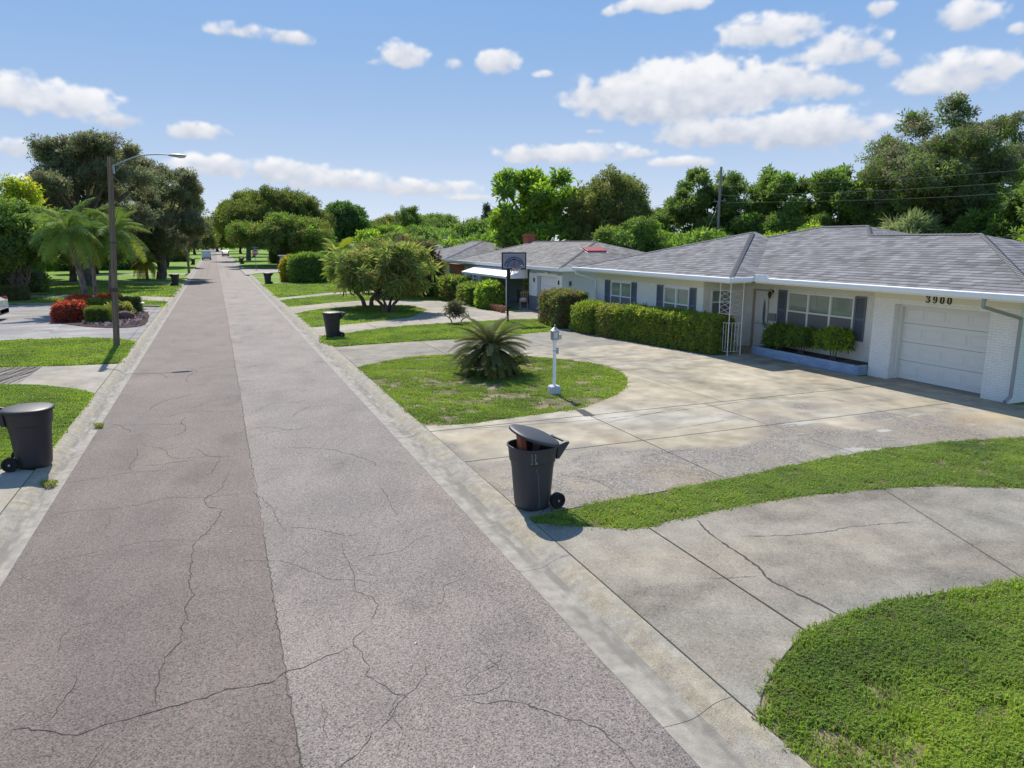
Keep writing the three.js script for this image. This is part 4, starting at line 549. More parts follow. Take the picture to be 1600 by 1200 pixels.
const wallEnd = part(null, 'brick_wing_wall', [box(16.75, 16.98, 0, 2.3, 50.6, 53.6), box(16.7, 17.03, 2.3, 2.37, 50.55, 53.65)], M.orangeWall); tag(wallEnd, 'orange red brick wing wall at the end of the grey house', 'wall');
// ----- houses beyond -----
function plainHouse(name, label, x0, d0, d1, wide, m, wallM, K = .27) {
  const h = thing(name, label, 'house', P(0, 0, 0)); const roof = hip(h, x0, d0, d1, wide, 2.65, K, m), X = x0 + .5, L = d1 - d0, w = [[d0 + L * .14, d0 + L * .26, 1, 2.1], [d0 + L * .42, d0 + L * .58, .9, 2.1], [d0 + L * .72, d0 + L * .84, 1, 2.1]];
  part(h, 'wall', [...wallX(X, .2, 0, 2.48, d0 + .5, d1 - .5, w), box(X + .2, x0 + wide - .5, 0, 2.478, d0 + .5, d0 + .7), box(X + .2, x0 + wide - .5, 0, 2.478, d1 - .7, d1 - .5), box(x0 + wide - .7, x0 + wide - .5, 0, 2.476, d0 + .7, d1 - .7)], wallM); for (const [a, b, c, d] of w) windowX(h, X, a, b, c, d, 2, { noScreen: true });
  part(h, 'front_door', box(X - .03, X - .002, .1, 2.15, d0 + L * .62, d0 + L * .67), mat([.35, .28, .2], .6)); return [h, roof];
}
const [h3, r3] = plainHouse('bungalow', 'bungalow with light grey shingle roof beyond the grey house', 16.8, 55, 74, 10.5, M.shingle, M.whiteMatte); part(r3, 'roof_vent', [cyl(.1, .1, P(20.6, 3.5, 67), P(20.6, 4.25, 67), 10), cyl(.22, .16, P(20.6, 4.2, 67), P(20.6, 4.45, 67), 10)], M.galv);
plainHouse('bungalow', 'bungalow with pale roof half hidden by mango trees', 17.5, 80, 94, 10, M.shingleTan, M.whiteMatte);
plainHouse('bungalow', 'low bungalow behind the trees past the cross street', 20, 122, 140, 11, M.shingle, M.whiteMatte);

// ---------- wheelie bins ----------
function ring(a, b, y, n = 40, e = 2.7, cx = 0) { const out = []; for (let k = 0; k < n; k++) { const t = k / n * Math.PI * 2, c = Math.cos(t), s = Math.sin(t); out.push(new THREE.Vector3(cx + a * Math.sign(c) * Math.pow(Math.abs(c), 2 / e), y, b * Math.sign(s) * Math.pow(Math.abs(s), 2 / e))); } return out; }
function loft(rings, cap0 = false, cap1 = false) {
  const n = rings[0].length, pos = [], idx = []; rings.forEach(r => r.forEach(p => pos.push(p.x, p.y, p.z)));
  for (let i = 0; i < rings.length - 1; i++) for (let k = 0; k < n; k++) { const a = i * n + k, b = i * n + (k + 1) % n; idx.push(a, a + n, b, b, a + n, b + n); }
  for (const [on, i, f] of [[cap0, 0, 1], [cap1, rings.length - 1, 0]]) if (on) { const c = rings[i].reduce((s, p) => s.add(p), new THREE.Vector3()).divideScalar(n), q = pos.length / 3; pos.push(c.x, c.y, c.z); for (let k = 0; k < n; k++) { const a = i * n + k, b = i * n + (k + 1) % n; f ? idx.push(q, a, b) : idx.push(q, b, a); } }
  const g = new THREE.BufferGeometry(); g.setAttribute('position', new THREE.Float32BufferAttribute(pos, 3)); g.setIndex(idx); g.computeVertexNormals(); return prep(g);
}
function makeBin(label, at, turn, group, open = 0, m = M.binBrown) {    // front toward -x, wheels and handle toward +x
  const b = thing('wheelie_bin', label, 'bin', at, turn, group);
  part(b, 'body', loft([ring(.235, .235, .012), ring(.255, .255, .028), ring(.265, .265, .10), ring(.312, .312, .74), ring(.314, .314, .755), ring(.334, .334, .765), ring(.338, .338, .80), ring(.355, .355, .985), ring(.372, .372, .99), ring(.374, .374, 1.015), ring(.358, .358, 1.02), ring(.345, .345, 1.0), ring(.325, .325, .8), ring(.30, .30, .6), ring(.25, .25, .12)], true, true), m);
  const hs = new THREE.Shape([[.30, .80], [.34, .80], [.50, 1.0], [.52, 1.03], [.50, 1.05], [.32, 1.01]].map(p => new THREE.Vector2(...p))); const arms = []; for (const z of [-.25, .19]) { const g = new THREE.ExtrudeGeometry(hs, { depth: .06, bevelEnabled: true, bevelSize: .006, bevelThickness: .006, bevelSegments: 1 }); g.translate(0, 0, z); arms.push(g); } part(b, 'hinge_bracket', arms, m);
  part(b, 'handle', cyl(.02, .02, new THREE.Vector3(.49, 1.03, -.27), new THREE.Vector3(.49, 1.03, .27), 10), m);
  const lid = new THREE.Group(); lid.name = 'lid'; lid.position.set(.40, 1.03, 0); lid.rotation.z = -open; lid.rotation.x = open * .5; b.add(lid);
  const lr = (k, y) => ring(.395 * k, .395 * k, y, 44, 2.35, -.40); part(lid, 'lid_shell', loft([lr(.95, -.005), lr(1, -.012), lr(1.0, .012), lr(.97, .03), lr(.85, .045), lr(.5, .065), lr(.1, .07), lr(.001, .07)], true, true), m);
  if (open) { const e = []; for (const [x0, x1, z0, z1] of [[-.70, -.66, -.14, .12], [-.64, -.60, -.14, -.08], [-.64, -.60, -.03, .03], [-.64, -.60, .07, .12], [-.46, -.43, -.16, .0], [-.43, -.36, -.16, -.13], [-.43, -.36, -.03, 0], [-.36, -.33, -.12, .12], [-.30, -.2, .06, .09]]) { const g = new RoundedBoxGeometry(x1 - x0, .012, z1 - z0, 1, .004); g.translate((x0 + x1) / 2, .062 - .22 * Math.pow(Math.hypot((x0 + x1) / 2 + .4, (z0 + z1) / 2), 2), (z0 + z1) / 2); e.push(g); } part(lid, 'embossing', e, m); }
  part(lid, 'hinge', cyl(.016, .016, new THREE.Vector3(0, 0, -.2), new THREE.Vector3(0, 0, .2), 8), m);
  for (const z of [-1, 1]) { const w = new THREE.Group(); w.name = 'wheel'; b.add(w); const t = new THREE.CylinderGeometry(.125, .125, .06, 28); t.rotateX(Math.PI / 2); t.translate(.30, .125, z * .27); const t2 = new THREE.TorusGeometry(.105, .022, 8, 28); t2.translate(.30, .125, z * .302); part(w, 'tyre', [t, t2], M.rubber); const h = new THREE.CylinderGeometry(.018, .018, .02, 12); h.rotateX(Math.PI / 2); h.translate(.30, .125, z * .31); part(w, 'hub', prep(h), M.steel); }
  part(b, 'axle', [cyl(.01, .01, new THREE.Vector3(.30, .125, -.27), new THREE.Vector3(.30, .125, .27), 8), prep(new THREE.BoxGeometry(.12, .10, .34).translate(.24, .13, 0))], M.black); return b;
}
const bin1 = makeBin('black wheelie bin with its lid propped open at the end of the driveway', P(4.13, SLAB, 9.26), .12, undefined, .30, M.bin); bin1.scale.setScalar(.95);
{ // scuffed white paint on the bin's band and a pale streak below it
  const zf = (a, y) => { const f = y > .765 ? lerp(.338, .355, (y - .8) / .185) : lerp(.265, .312, (y - .1) / .64), e = 2.7, c = Math.cos(a), s = Math.sin(a); return new THREE.Vector3((f + .003) * Math.sign(c) * Math.pow(Math.abs(c), 2 / e), y, (f + .003) * Math.sign(s) * Math.pow(Math.abs(s), 2 / e)); };
  const strip = (pts, w) => { const pos = []; let pr = null; for (const [a, y] of pts) { const l = zf(a - w / .6, y), r = zf(a + w / .6, y); if (pr) pos.push(...pr[0].toArray(), ...pr[1].toArray(), ...l.toArray(), ...pr[1].toArray(), ...r.toArray(), ...l.toArray()); pr = [l, r]; } const g = new THREE.BufferGeometry(); g.setAttribute('position', new THREE.Float32BufferAttribute(pos, 3)); g.computeVertexNormals(); return prep(g); };
  const S = 1.72, pm = mat([.33, .34, .36], .8); const h = (a0, a1, y) => strip([[a0, y - .006], [a0, y + .006]], Math.abs(a1 - a0) * .3);
  part(bin1, 'paint_mark', [strip([[S + .33, .96], [S + .32, .80]], .006), strip([[S + .16, .96], [S + .14, .90], [S + .17, .86], [S + .08, .79]], .008), strip([[S + .33, .958], [S + .16, .962]], .004), h(S + .34, S + .26, .80), h(S + .12, S + .0, .80)], pm);
  part(bin1, 'paint_streak', strip([[S + .10, .755], [S + .06, .66], [S - .02, .60], [S - .04, .45], [S - .06, .30], [S - .10, .15], [S - .09, .06]], .005), mat([.22, .22, .23], .8));
}
const board = thing('waste_board', 'reddish brown board standing in the open bin', 'board', P(3.98, SLAB + .13, 9.26), 0); { const g = new RoundedBoxGeometry(.09, 1.02, .16, 1, .006); g.rotateZ(.10); g.translate(.0, .52, .03); part(board, 'plank', prep(g), mat([.33, .10, .045], .7)); const g2 = new RoundedBoxGeometry(.03, .86, .2, 1, .004); g2.rotateZ(-.05); g2.translate(.17, .44, .06); part(board, 'offcut', prep(g2), mat([.16, .07, .04], .8)); }
makeBin('black wheelie bin with closed lid on the left kerb before the lawn', P(-3.24, .10, 14.42), Math.PI - .05, undefined, 0, M.binBrown).scale.setScalar(1.0);
makeBin('dark wheelie bin on the grass strip before the mango trees', P(4.28, GY, 30.1), .1, undefined, 0, M.binBrown);
const farBins = 'bins put out farther down the street';
makeBin('dark wheelie bin on the lawn before the round bush', P(4.4, GY, 71.4), .1, farBins); makeBin('dark wheelie bin on the left lawn below the big oak', P(-3.55, GY, 71.8), Math.PI, farBins);
makeBin('bin past the cross street standing nearer the yard sign', P(4.3, GY, 140), .2, farBins); makeBin('bin past the cross street standing nearer the beige car', P(4.5, GY, 152), .1, farBins); makeBin('dark bin on the left verge near the parked van', P(-3.7, GY, 138), Math.PI, farBins);

// ---------- lamp post in the island ----------
{
  const l = thing('lamp_post', 'white garden lamp post with small house-shaped lantern on a concrete block', 'lamp post', P(7.93, GY, 16.4));
  part(l, 'concrete_base', loft([ring(.14, .14, -.02, 24, 8), ring(.14, .14, .20, 24, 8), ring(.115, .115, .24, 24, 8)], false, true), mat([.50, .51, .53], .85, { bumpMap: rep(grainBump, 2), bumpScale: .01 }));
  part(l, 'post', new RoundedBoxGeometry(.07, 1.2, .07, 1, .008).translate(0, .82, 0), M.white); part(l, 'collar', new RoundedBoxGeometry(.11, .05, .11, 1, .01).translate(0, 1.42, 0), M.white);
  const la = new THREE.Group(); la.name = 'lantern'; l.add(la); const bars = []; for (const [x, z] of [[-.1, -.1], [.1, -.1], [.1, .1], [-.1, .1]]) bars.push(new THREE.BoxGeometry(.018, .22, .018).translate(x * .72, 1.56, z * .72)); bars.push(new THREE.BoxGeometry(.17, .03, .17).translate(0, 1.46, 0), new THREE.BoxGeometry(.17, .025, .17).translate(0, 1.66, 0), new THREE.BoxGeometry(.015, .2, .13).translate(-.072, 1.56, 0));
  part(la, 'cage', bars, M.galv); const cap = new THREE.ConeGeometry(.135, .12, 4); cap.rotateY(Math.PI / 4); cap.translate(0, 1.735, 0); part(la, 'cap', [cap, new THREE.SphereGeometry(.022, 8, 6).translate(0, 1.81, 0)], M.galv); part(la, 'frosted_glass', new THREE.BoxGeometry(.12, .19, .12).translate(.003, 1.56, 0), mat([.62, .62, .60], .3)); const side = new RoundedBoxGeometry(.1, .13, .12, 1, .01).translate(.115, 1.52, .02); part(la, 'sensor_box', prep(side), mat([.5, .49, .48], .6));
  part(l, 'bracket', new RoundedBoxGeometry(.05, .17, .07, 1, .008).translate(.075, 1.16, 0), M.galv); part(l, 'strap', new THREE.BoxGeometry(.1, .02, .1).translate(0, 1.16, 0), M.galv);
}
// ---------- basketball hoop ----------
{
  const h = thing('basketball_hoop', 'black basketball hoop with printed backboard on the grass strip', 'basketball hoop', P(13.2, GY, 32.7));
  part(h, 'pole', [cyl(.055, .055, new THREE.Vector3(0, -.03, 0), new THREE.Vector3(0, 2.2, 0), 12), cyl(.045, .045, new THREE.Vector3(0, 2.2, 0), new THREE.Vector3(0, 2.75, 0), 12)], M.blackPaint);
  part(h, 'extension_arm', [cyl(.02, .02, new THREE.Vector3(-.06, 2.2, 0), new THREE.Vector3(-.1, 2.75, .55), 8), cyl(.02, .02, new THREE.Vector3(.06, 2.2, 0), new THREE.Vector3(.1, 2.75, .55), 8), cyl(.02, .02, new THREE.Vector3(-.06, 2.65, 0), new THREE.Vector3(-.1, 3.05, .55), 8), cyl(.02, .02, new THREE.Vector3(.06, 2.65, 0), new THREE.Vector3(.1, 3.05, .55), 8), new RoundedBoxGeometry(.16, .5, .12, 1, .02).translate(0, 2.35, .12)], M.blackPaint);
  const bb = new THREE.Group(); bb.name = 'backboard'; h.add(bb); const cv = document.createElement('canvas'); cv.width = 512; cv.height = 340; const c = cv.getContext('2d'); c.fillStyle = '#8d8c9c'; c.fillRect(0, 0, 512, 340); c.strokeStyle = '#c7a9a4'; c.lineWidth = 8; c.strokeRect(28, 26, 456, 288); c.fillStyle = '#75758a'; c.beginPath(); c.arc(256, 300, 216, Math.PI, 0); c.fill(); c.strokeStyle = '#15151c'; c.lineWidth = 16; c.beginPath(); c.arc(256, 300, 216, Math.PI * 1.02, -.06); c.stroke(); c.lineWidth = 12; c.beginPath(); c.moveTo(256, 84); c.lineTo(256, 300); c.stroke(); c.beginPath(); c.ellipse(256, 320, 150, 190, 0, Math.PI, 0); c.stroke(); c.beginPath(); c.moveTo(70, 225); c.quadraticCurveTo(256, 60, 442, 225); c.stroke(); c.fillStyle = '#ddd'; c.fillRect(388, 268, 60, 18);
  const ct = new THREE.CanvasTexture(cv); ct.colorSpace = THREE.SRGBColorSpace; part(bb, 'board', new THREE.BoxGeometry(1.18, .72, .03).translate(.1, 3.02, .58), mat([1, 1, 1], .35, { map: ct }));
  part(bb, 'edge_trim', [new RoundedBoxGeometry(1.28, .06, .06, 2, .02).translate(.1, 3.4, .58), new RoundedBoxGeometry(1.28, .06, .06, 2, .02).translate(.1, 2.64, .58), new RoundedBoxGeometry(.06, .72, .06, 2, .02).translate(-.51, 3.02, .58), new RoundedBoxGeometry(.06, .72, .06, 2, .02).translate(.71, 3.02, .58)], M.black);
  const ri = new THREE.TorusGeometry(.225, .012, 8, 32); ri.rotateX(Math.PI / 2); ri.translate(.1, 2.72, .88); part(h, 'rim', [ri, new THREE.BoxGeometry(.2, .12, .03).translate(.1, 2.72, .615), new THREE.BoxGeometry(.04, .02, .08).translate(.1, 2.72, .65)], mat([.52, .13, .07], .5));
  const net = []; for (let k = 0; k < 12; k++) for (const s of [-1, 1]) { const a = k / 12 * 6.283; const q = []; for (let j = 0; j <= 3; j++) { const r = lerp(.22, .11, Math.pow(j / 3, .7)), b = a + s * j * .26; q.push(new THREE.Vector3(.1 + r * Math.cos(b), 2.71 - j * .13, .88 + r * Math.sin(b))); } net.push(taper(q, .006, .006, 4, 5)); } part(h, 'net', net, mat([.7, .68, .68], .9), { kind: 'stuff' });
}
// ---------- wooden lamp pole on the left ----------
{
  const b = P(-3.75, GY, 30.6), top = P(-3.30, 7.05, 30.6), l = thing('lamp_pole', 'weathered wooden utility pole with a curved street lamp arm', 'utility pole', b), o = v => v.clone().sub(b);
  part(l, 'pole', taper([o(b).add(new THREE.Vector3(0, -.06, 0)), o(b.clone().lerp(top, .5)), o(top)], .112, .092, 16, 10), M.poleWood);
  part(l, 'arm', [taper([o(P(-3.24, 6.72, 30.6)), o(P(-2.9, 6.88, 30.55)), o(P(-2.35, 7.10, 30.5)), o(P(-1.8, 7.18, 30.45)), o(P(-1.25, 7.18, 30.4))], .026, .02, 8, 20), cyl(.010, .010, o(P(-3.22, 6.45, 30.6)), o(P(-2.8, 6.92, 30.54)), 6)], M.galv);
  const hd = new THREE.SphereGeometry(1, 18, 10); hd.scale(.33, .06, .13); hd.translate(...o(P(-1.05, 7.17, 30.4)).toArray()); const lens = new THREE.SphereGeometry(1, 14, 8); lens.scale(.17, .05, .1); lens.translate(...o(P(-.93, 7.125, 30.4)).toArray()); const lh = part(l, 'lamp_head', prep(hd), M.galv); part(lh, 'lens', prep(lens), mat([.6, .6, .58], .3));
  part(l, 'pole_band', [cyl(.112, .112, o(P(-3.62, 2.16, 30.6)), o(P(-3.61, 2.30, 30.6)), 16), cyl(.108, .108, o(P(-3.5, 3.95, 30.6)), o(P(-3.497, 4.0, 30.6)), 16)], mat([.07, .05, .04], .8)); part(l, 'bracket_plate', new THREE.BoxGeometry(.06, .3, .14).translate(...o(P(-3.22, 6.6, 30.6)).toArray()), M.galv);
  const p2 = thing('utility_pole', 'dark utility pole below the big oak on the left verge', 'utility pole', P(-3.3, GY, 101)); part(p2, 'pole', cyl(.16, .12, new THREE.Vector3(0, -.05, 0), new THREE.Vector3(0, 8, 0), 10), M.poleWood); part(p2, 'arm', taper([new THREE.Vector3(0, 7.6, 0), new THREE.Vector3(1, 8, 0), new THREE.Vector3(2.2, 8.1, 0)], .035, .03, 6), M.galv);
  const w = taper([P(-3.3, 6.4, 30.8), P(-3.4, 5.0, 66), P(-3.3, 7.4, 101)], .012, .012, 5, 40); const wm = part(null, 'overhead_wire', w, M.black); tag(wm, 'thin wire strung from the lamp pole to the pole below the oak', 'wire');
}
// ---------- utility pole and wires behind the white house ----------
{
  const u = thing('utility_pole', 'grey utility pole standing among the trees behind the white house', 'utility pole', P(37.7, 0, 48)); part(u, 'pole', cyl(.14, .1, new THREE.Vector3(0, 0, 0), new THREE.Vector3(0, 9.85, 0), 12), mat([.30, .27, .24], .9)); part(u, 'crossarm', new THREE.BoxGeometry(.1, .1, 1.6).translate(0, 7.2, 0), mat([.24, .21, .18], .9)); part(u, 'insulator', [cyl(.04, .04, new THREE.Vector3(0, 7.25, -.6), new THREE.Vector3(0, 7.4, -.6), 8), cyl(.04, .04, new THREE.Vector3(0, 7.25, .6), new THREE.Vector3(0, 7.4, .6), 8)], M.galv);
  const wires = 'overhead wires behind the white house'; const names = ['highest', 'second highest', 'third', 'lowest']; [[8.3, 8.2], [7.6, 7.6], [7.05, 7.0], [4.6, 4.6]].forEach(([a, b], i) => { const g = taper([P(37.7, a, 48), P(41, (a + b) / 2 - .35, 32), P(44, b, 12)], .012, .012, 5, 24); tag(part(null, 'overhead_wire', g, mat([.10, .10, .10], .7)), `${names[i]} of the wires running from the grey utility pole past the oak`, 'wire', wires); });
  tag(part(null, 'overhead_wire', taper([P(37.7, 7.6, 48), P(33.8, 5.9, 43.6), P(29.5, 4.6, 38.8), P(24.2, 3.75, 33)], .011, .011, 5, 30), mat([.08, .08, .08], .8)), 'service wire drooping from the grey utility pole to the white house roof', 'wire'); tag(part(null, 'overhead_wire', taper([P(37.7, 8.0, 48), P(38, 6.6, 68), P(38, 7.6, 90)], .012, .012, 5, 24), mat([.10, .10, .10], .7)), 'wire running from the grey utility pole away behind the grey house', 'wire');
}
// ---------- signs down the street ----------
{
  const s = thing('stop_sign', 'red stop sign on a post with green street name plates at the corner', 'stop sign', P(5.2, GY, 108)); part(s, 'post', cyl(.035, .035, new THREE.Vector3(0, -.05, 0), new THREE.Vector3(0, 3.25, 0), 8), M.galv); const oct = (r, d, z) => { const g = new THREE.CylinderGeometry(r, r, d, 8); g.rotateY(Math.PI / 8); g.rotateX(Math.PI / 2); g.translate(0, 2.45, z); return prep(g); };
  const pl = part(s, 'plate', oct(.46, .012, .04), M.white); part(pl, 'red_face', oct(.42, .006, .05), mat([.42, .05, .04], .5)); const tg = new TextGeometry('STOP', { font: fontSans, size: .25, depth: .006, curveSegments: 3 }); tg.computeBoundingBox(); tg.translate(-(tg.boundingBox.max.x) / 2, 2.33, .054); part(pl, 'lettering', prep(tg), M.white);
  part(s, 'name_plate', new THREE.BoxGeometry(.9, .2, .01).translate(0, 3.15, .02), mat([.03, .22, .16], .5)); part(s, 'name_plate', new THREE.BoxGeometry(.01, .2, .9).translate(0, 3.37, 0), mat([.03, .22, .16], .5));
  const f = thing('yard_sign', 'white post yard sign with hanging board on the corner lawn', 'sign', P(8.6, GY, 103)); part(f, 'post', [new THREE.BoxGeometry(.12, 2.3, .12).translate(.55, 1.13, 0), new THREE.BoxGeometry(1.4, .12, .1).translate(-.05, 2.1, 0)], M.white); part(f, 'board', new RoundedBoxGeometry(.85, .95, .03, 1, .01).translate(-.1, 1.45, 0), mat([.25, .29, .36], .5)); part(f, 'board_panel', new THREE.BoxGeometry(.6, .25, .006).translate(-.1, 1.6, .02), M.white);
}
// ---------- vehicles ----------
function makeCar(label, category, name, at, turn, prof, glassProf, wide, paint, wheelX, opts = {}) {   // profile in x (front = -x) and y, turned about y
  const c = thing(name, label, category, at, turn); const sh = a => new THREE.Shape(a.map(p => new THREE.Vector2(...p)));
  const ex = (a, w, bev) => { const g = new THREE.ExtrudeGeometry(sh(a), { depth: w - 2 * bev, bevelEnabled: true, bevelSize: bev, bevelThickness: bev, bevelSegments: 3, curveSegments: 6 }); g.translate(0, 0, -(w - 2 * bev) / 2); return prep(g); };
  part(c, 'body', ex(prof, wide, .07), paint); const gm = mat([.02, .025, .03], .06); part(c, 'cabin_glass', ex(glassProf, wide - .06, .05), gm); if (opts.roof) part(c, 'roof_panel', ex(opts.roof, wide - .16, .05), paint);
  for (const x of wheelX) for (const z of [-1, 1]) { const w = new THREE.Group(); w.name = 'wheel'; c.add(w); const t = new THREE.CylinderGeometry(.34, .34, .22, 28); t.rotateX(Math.PI / 2); t.translate(x, .34, z * (wide / 2 - .13)); part(w, 'tyre', prep(t), M.rubber); const r = new THREE.CylinderGeometry(.21, .21, .03, 20); r.rotateX(Math.PI / 2); r.translate(x, .34, z * (wide / 2 - .015)); part(w, 'rim', prep(r), M.steel); }
  const back = Math.max(...prof.map(p => p[0])); for (const z of [-1, 1]) part(c, 'tail_lamp', new RoundedBoxGeometry(.22, .26, .22, 2, .04).translate(back - .05, opts.lampY ?? 1.0, z * (wide / 2 - .12)), mat([.30, .012, .015], .2)); part(c, 'bumper', new RoundedBoxGeometry(.22, .34, wide - .04, 2, .07).translate(back - .04, .45, 0), opts.bumper ?? mat([.03, .03, .032], .6)); part(c, 'number_plate', new THREE.BoxGeometry(.012, .15, .32).translate(back + .078, .82, 0), M.white);
  const front = Math.min(...prof.map(p => p[0])); for (const z of [-1, 1]) part(c, 'headlight', new RoundedBoxGeometry(.16, .16, .34, 2, .04).translate(front + .04, .8, z * (wide / 2 - .26)), mat([.6, .62, .65], .1)); return c;
}
const suv = [[-2.25, .35], [-2.3, .75], [-2.2, .92], [-1.2, 1.02], [1.95, 1.06], [2.24, .95], [2.24, .40], [2.1, .30], [-2.1, .28]], suvGlass = [[-1.15, 1.0], [-.45, 1.5], [1.55, 1.52], [2.02, 1.06], [1.9, 1.0]], suvRoof = [[-.5, 1.53], [-.1, 1.63], [1.3, 1.63], [1.75, 1.5], [1.6, 1.48]];
makeCar('white car with dark rear bumper parked on the gravel drive', 'car', 'parked_car', P(-12.45, SLAB, 43.3), 0, suv, suvGlass, 1.85, new THREE.MeshPhysicalMaterial({ color: rgb(.74, .75, .76), roughness: .3, clearcoat: 1, clearcoatRoughness: .05 }), [-1.45, 1.42], { roof: suvRoof, lampY: 1.02 });
const van = [[-2.6, .4], [-2.6, .95], [-2.1, 1.1], [2.55, 1.3], [2.62, 1.2], [2.62, .4]], vanGlass = [[-2.05, 1.05], [-1.2, 1.8], [2.3, 1.85], [2.5, 1.2]], vanRoof = [[-1.3, 1.82], [-1.0, 2.05], [2.4, 2.05], [2.55, 1.8], [2.55, 1.2], [1.0, 1.2], [1.0, 1.75]];
makeCar('white van parked on the left side far down the street', 'van', 'parked_van', P(-1.9, .01, 178), -Math.PI / 2, van, vanGlass, 1.95, mat([.7, .72, .75], .35), [-1.7, 1.7], { roof: vanRoof });
makeCar('beige car parked on the right side at the end of the street', 'car', 'parked_car', P(2.6, .01, 218), -Math.PI / 2, suv, suvGlass, 1.85, mat([.45, .40, .33], .35), [-1.45, 1.42], { roof: suvRoof });
// ---------- picket fence beside the white house ----------
{
  const f = thing('picket_fence', 'white scalloped picket fence between the hedge and the grey house', 'fence', P(0, 0, 0)); for (let k = 0; k < 15; k++) { const x = 14.55 + k * .125, h = 1.45 + .12 * Math.sin(k * .9), sh = new THREE.Shape([[0, 0], [.1, 0], [.1, h - .06], [.05, h], [0, h - .06]].map(p => new THREE.Vector2(...p))), g = new THREE.ExtrudeGeometry(sh, { depth: .02, bevelEnabled: false }); g.translate(x, GY, -30.9); part(f, 'picket', prep(g), M.white); } part(f, 'rail', [box(14.5, 16.4, .5, .58, 30.9, 30.94), box(14.5, 16.4, 1.15, 1.23, 30.9, 30.94)], M.white); part(f, 'post', [box(14.42, 14.52, 0, 1.6, 30.87, 30.97), box(16.3, 16.4, 0, 1.6, 30.95, 31.05)], M.white);
}
// ---------- pots and clutter at the grey house ----------
{
  const pg = new THREE.LatheGeometry([[0, 0], [.13, 0], [.19, .30], [.215, .30], [.215, .37], [.19, .37], [.185, .33], [0, .33]].map(p => new THREE.Vector2(...p)), 20); const place = ['first', 'second', 'third', 'fourth', 'fifth', 'sixth', 'seventh', 'eighth'];
  for (let k = 0; k < 8; k++) { const t = thing('flower_pot', `${place[k]} terracotta pot of the row beside the grey house porch, from the garage end`, 'pot', P(14.75 + .03 * k, GY, 37.3 + k * .62), 0, 'terracotta pots in a row'); part(t, 'pot', pg, M.terracotta); const s = part(t, 'soil', new THREE.CylinderGeometry(.18, .18, .01, 16).translate(0, .34, 0), M.soil); }
  const ch = thing('garden_chair', 'small wooden chair heaped with things on the grey house porch', 'chair', P(16.75, .12, 38.9), -.5); const wm = mat([.42, .24, .11], .7); part(ch, 'seat', new RoundedBoxGeometry(.5, .05, .48, 1, .01).translate(0, .43, 0), wm); for (const [x, z] of [[-.22, -.2], [.22, -.2], [-.22, .2], [.22, .2]]) part(ch, 'leg', new THREE.BoxGeometry(.05, .43, .05).translate(x, .215, z), wm); for (let k = 0; k < 4; k++) part(ch, 'back_slat', new THREE.BoxGeometry(.06, .5, .03).translate(-.19 + k * .127, .7, -.22), wm); part(ch, 'back_rail', new THREE.BoxGeometry(.5, .07, .035).translate(0, .93, -.22), wm);
  const sk = thing('sack', 'pale bundle lying on the chair at the grey house', 'bundle', P(16.75, .58, 38.95)); const sg = new THREE.SphereGeometry(1, 16, 12); { const p = sg.attributes.position; for (let i = 0; i < p.count; i++) { const k = 1 + .25 * (vn3(p.getX(i) * 2.5 + 9, p.getY(i) * 2.5, p.getZ(i) * 2.5 + 5, 3) - .5); p.setXYZ(i, p.getX(i) * k * .26, p.getY(i) * k * .16 + .04, p.getZ(i) * k * .24); } sg.computeVertexNormals(); } part(sk, 'cloth', prep(sg), mat([.55, .52, .52], .9));
}
// ---------- rocks and path light in the left bed ----------
structure('planting_bed', slabGeo(smooth([[-7.9, 42.2], [-6.7, 39.4], [-4.9, 37.3], [-3.65, 37.2], [-3.45, 41.1], [-4.2, 46.2], [-6.1, 48.3], [-8.2, 47.8]], 3), .05, SLAB + .03, .01), M.mulch);
{
  const r = rng(3), rock = (label, x, d, s, f) => { const g = new THREE.IcosahedronGeometry(1, 3), p = g.attributes.position; for (let i = 0; i < p.count; i++) { const k = 1 + .45 * (vn3(p.getX(i) * 1.6 + f, p.getY(i) * 1.6 + 4, p.getZ(i) * 1.6 + f, 7) - .5); p.setXYZ(i, p.getX(i) * k * s, p.getY(i) * k * s * .62, p.getZ(i) * k * s * .8); } g.computeVertexNormals(); const o = thing('rock', label, 'rock', P(x, SLAB + .03 + s * .38, d)); part(o, 'stone', prep(g), M.rock); };
  rock('larger reddish brown boulder in the left mulch bed', -4.55, 43.6, .38, 1); rock('flat reddish boulder nearer the kerb in the left mulch bed', -4.5, 41.2, .42, 5);
  const chips = []; for (let i = 0; i < 420; i++) { const x = -6.3 + 2.8 * r(), d = 37.8 + 7 * r(); if (!inside([[-6.4, 40], [-4.9, 37.5], [-3.7, 37.4], [-3.55, 41], [-4.3, 45.6], [-6.4, 44]], x, d)) continue; const g = new THREE.TetrahedronGeometry(.05 + .07 * r()); g.rotateX(r() * 6); g.rotateY(r() * 6); g.translate(x, SLAB + .05, -d); chips.push(g); } const cm = part(null, 'stone_chips', chips, mat([.33, .22, .21], .95), { kind: 'stuff' }); tag(cm, 'reddish stone chips scattered over the left bed', 'stones');
  const pl = thing('path_light', 'small path light on a stake in the left bed', 'path light', P(-3.95, SLAB + .03, 44.5)); part(pl, 'stake', cyl(.012, .012, new THREE.Vector3(0, -.1, 0), new THREE.Vector3(0, .55, 0), 8), M.galv); part(pl, 'hood', new THREE.ConeGeometry(.13, .07, 16).translate(0, .57, 0), M.galv);
}

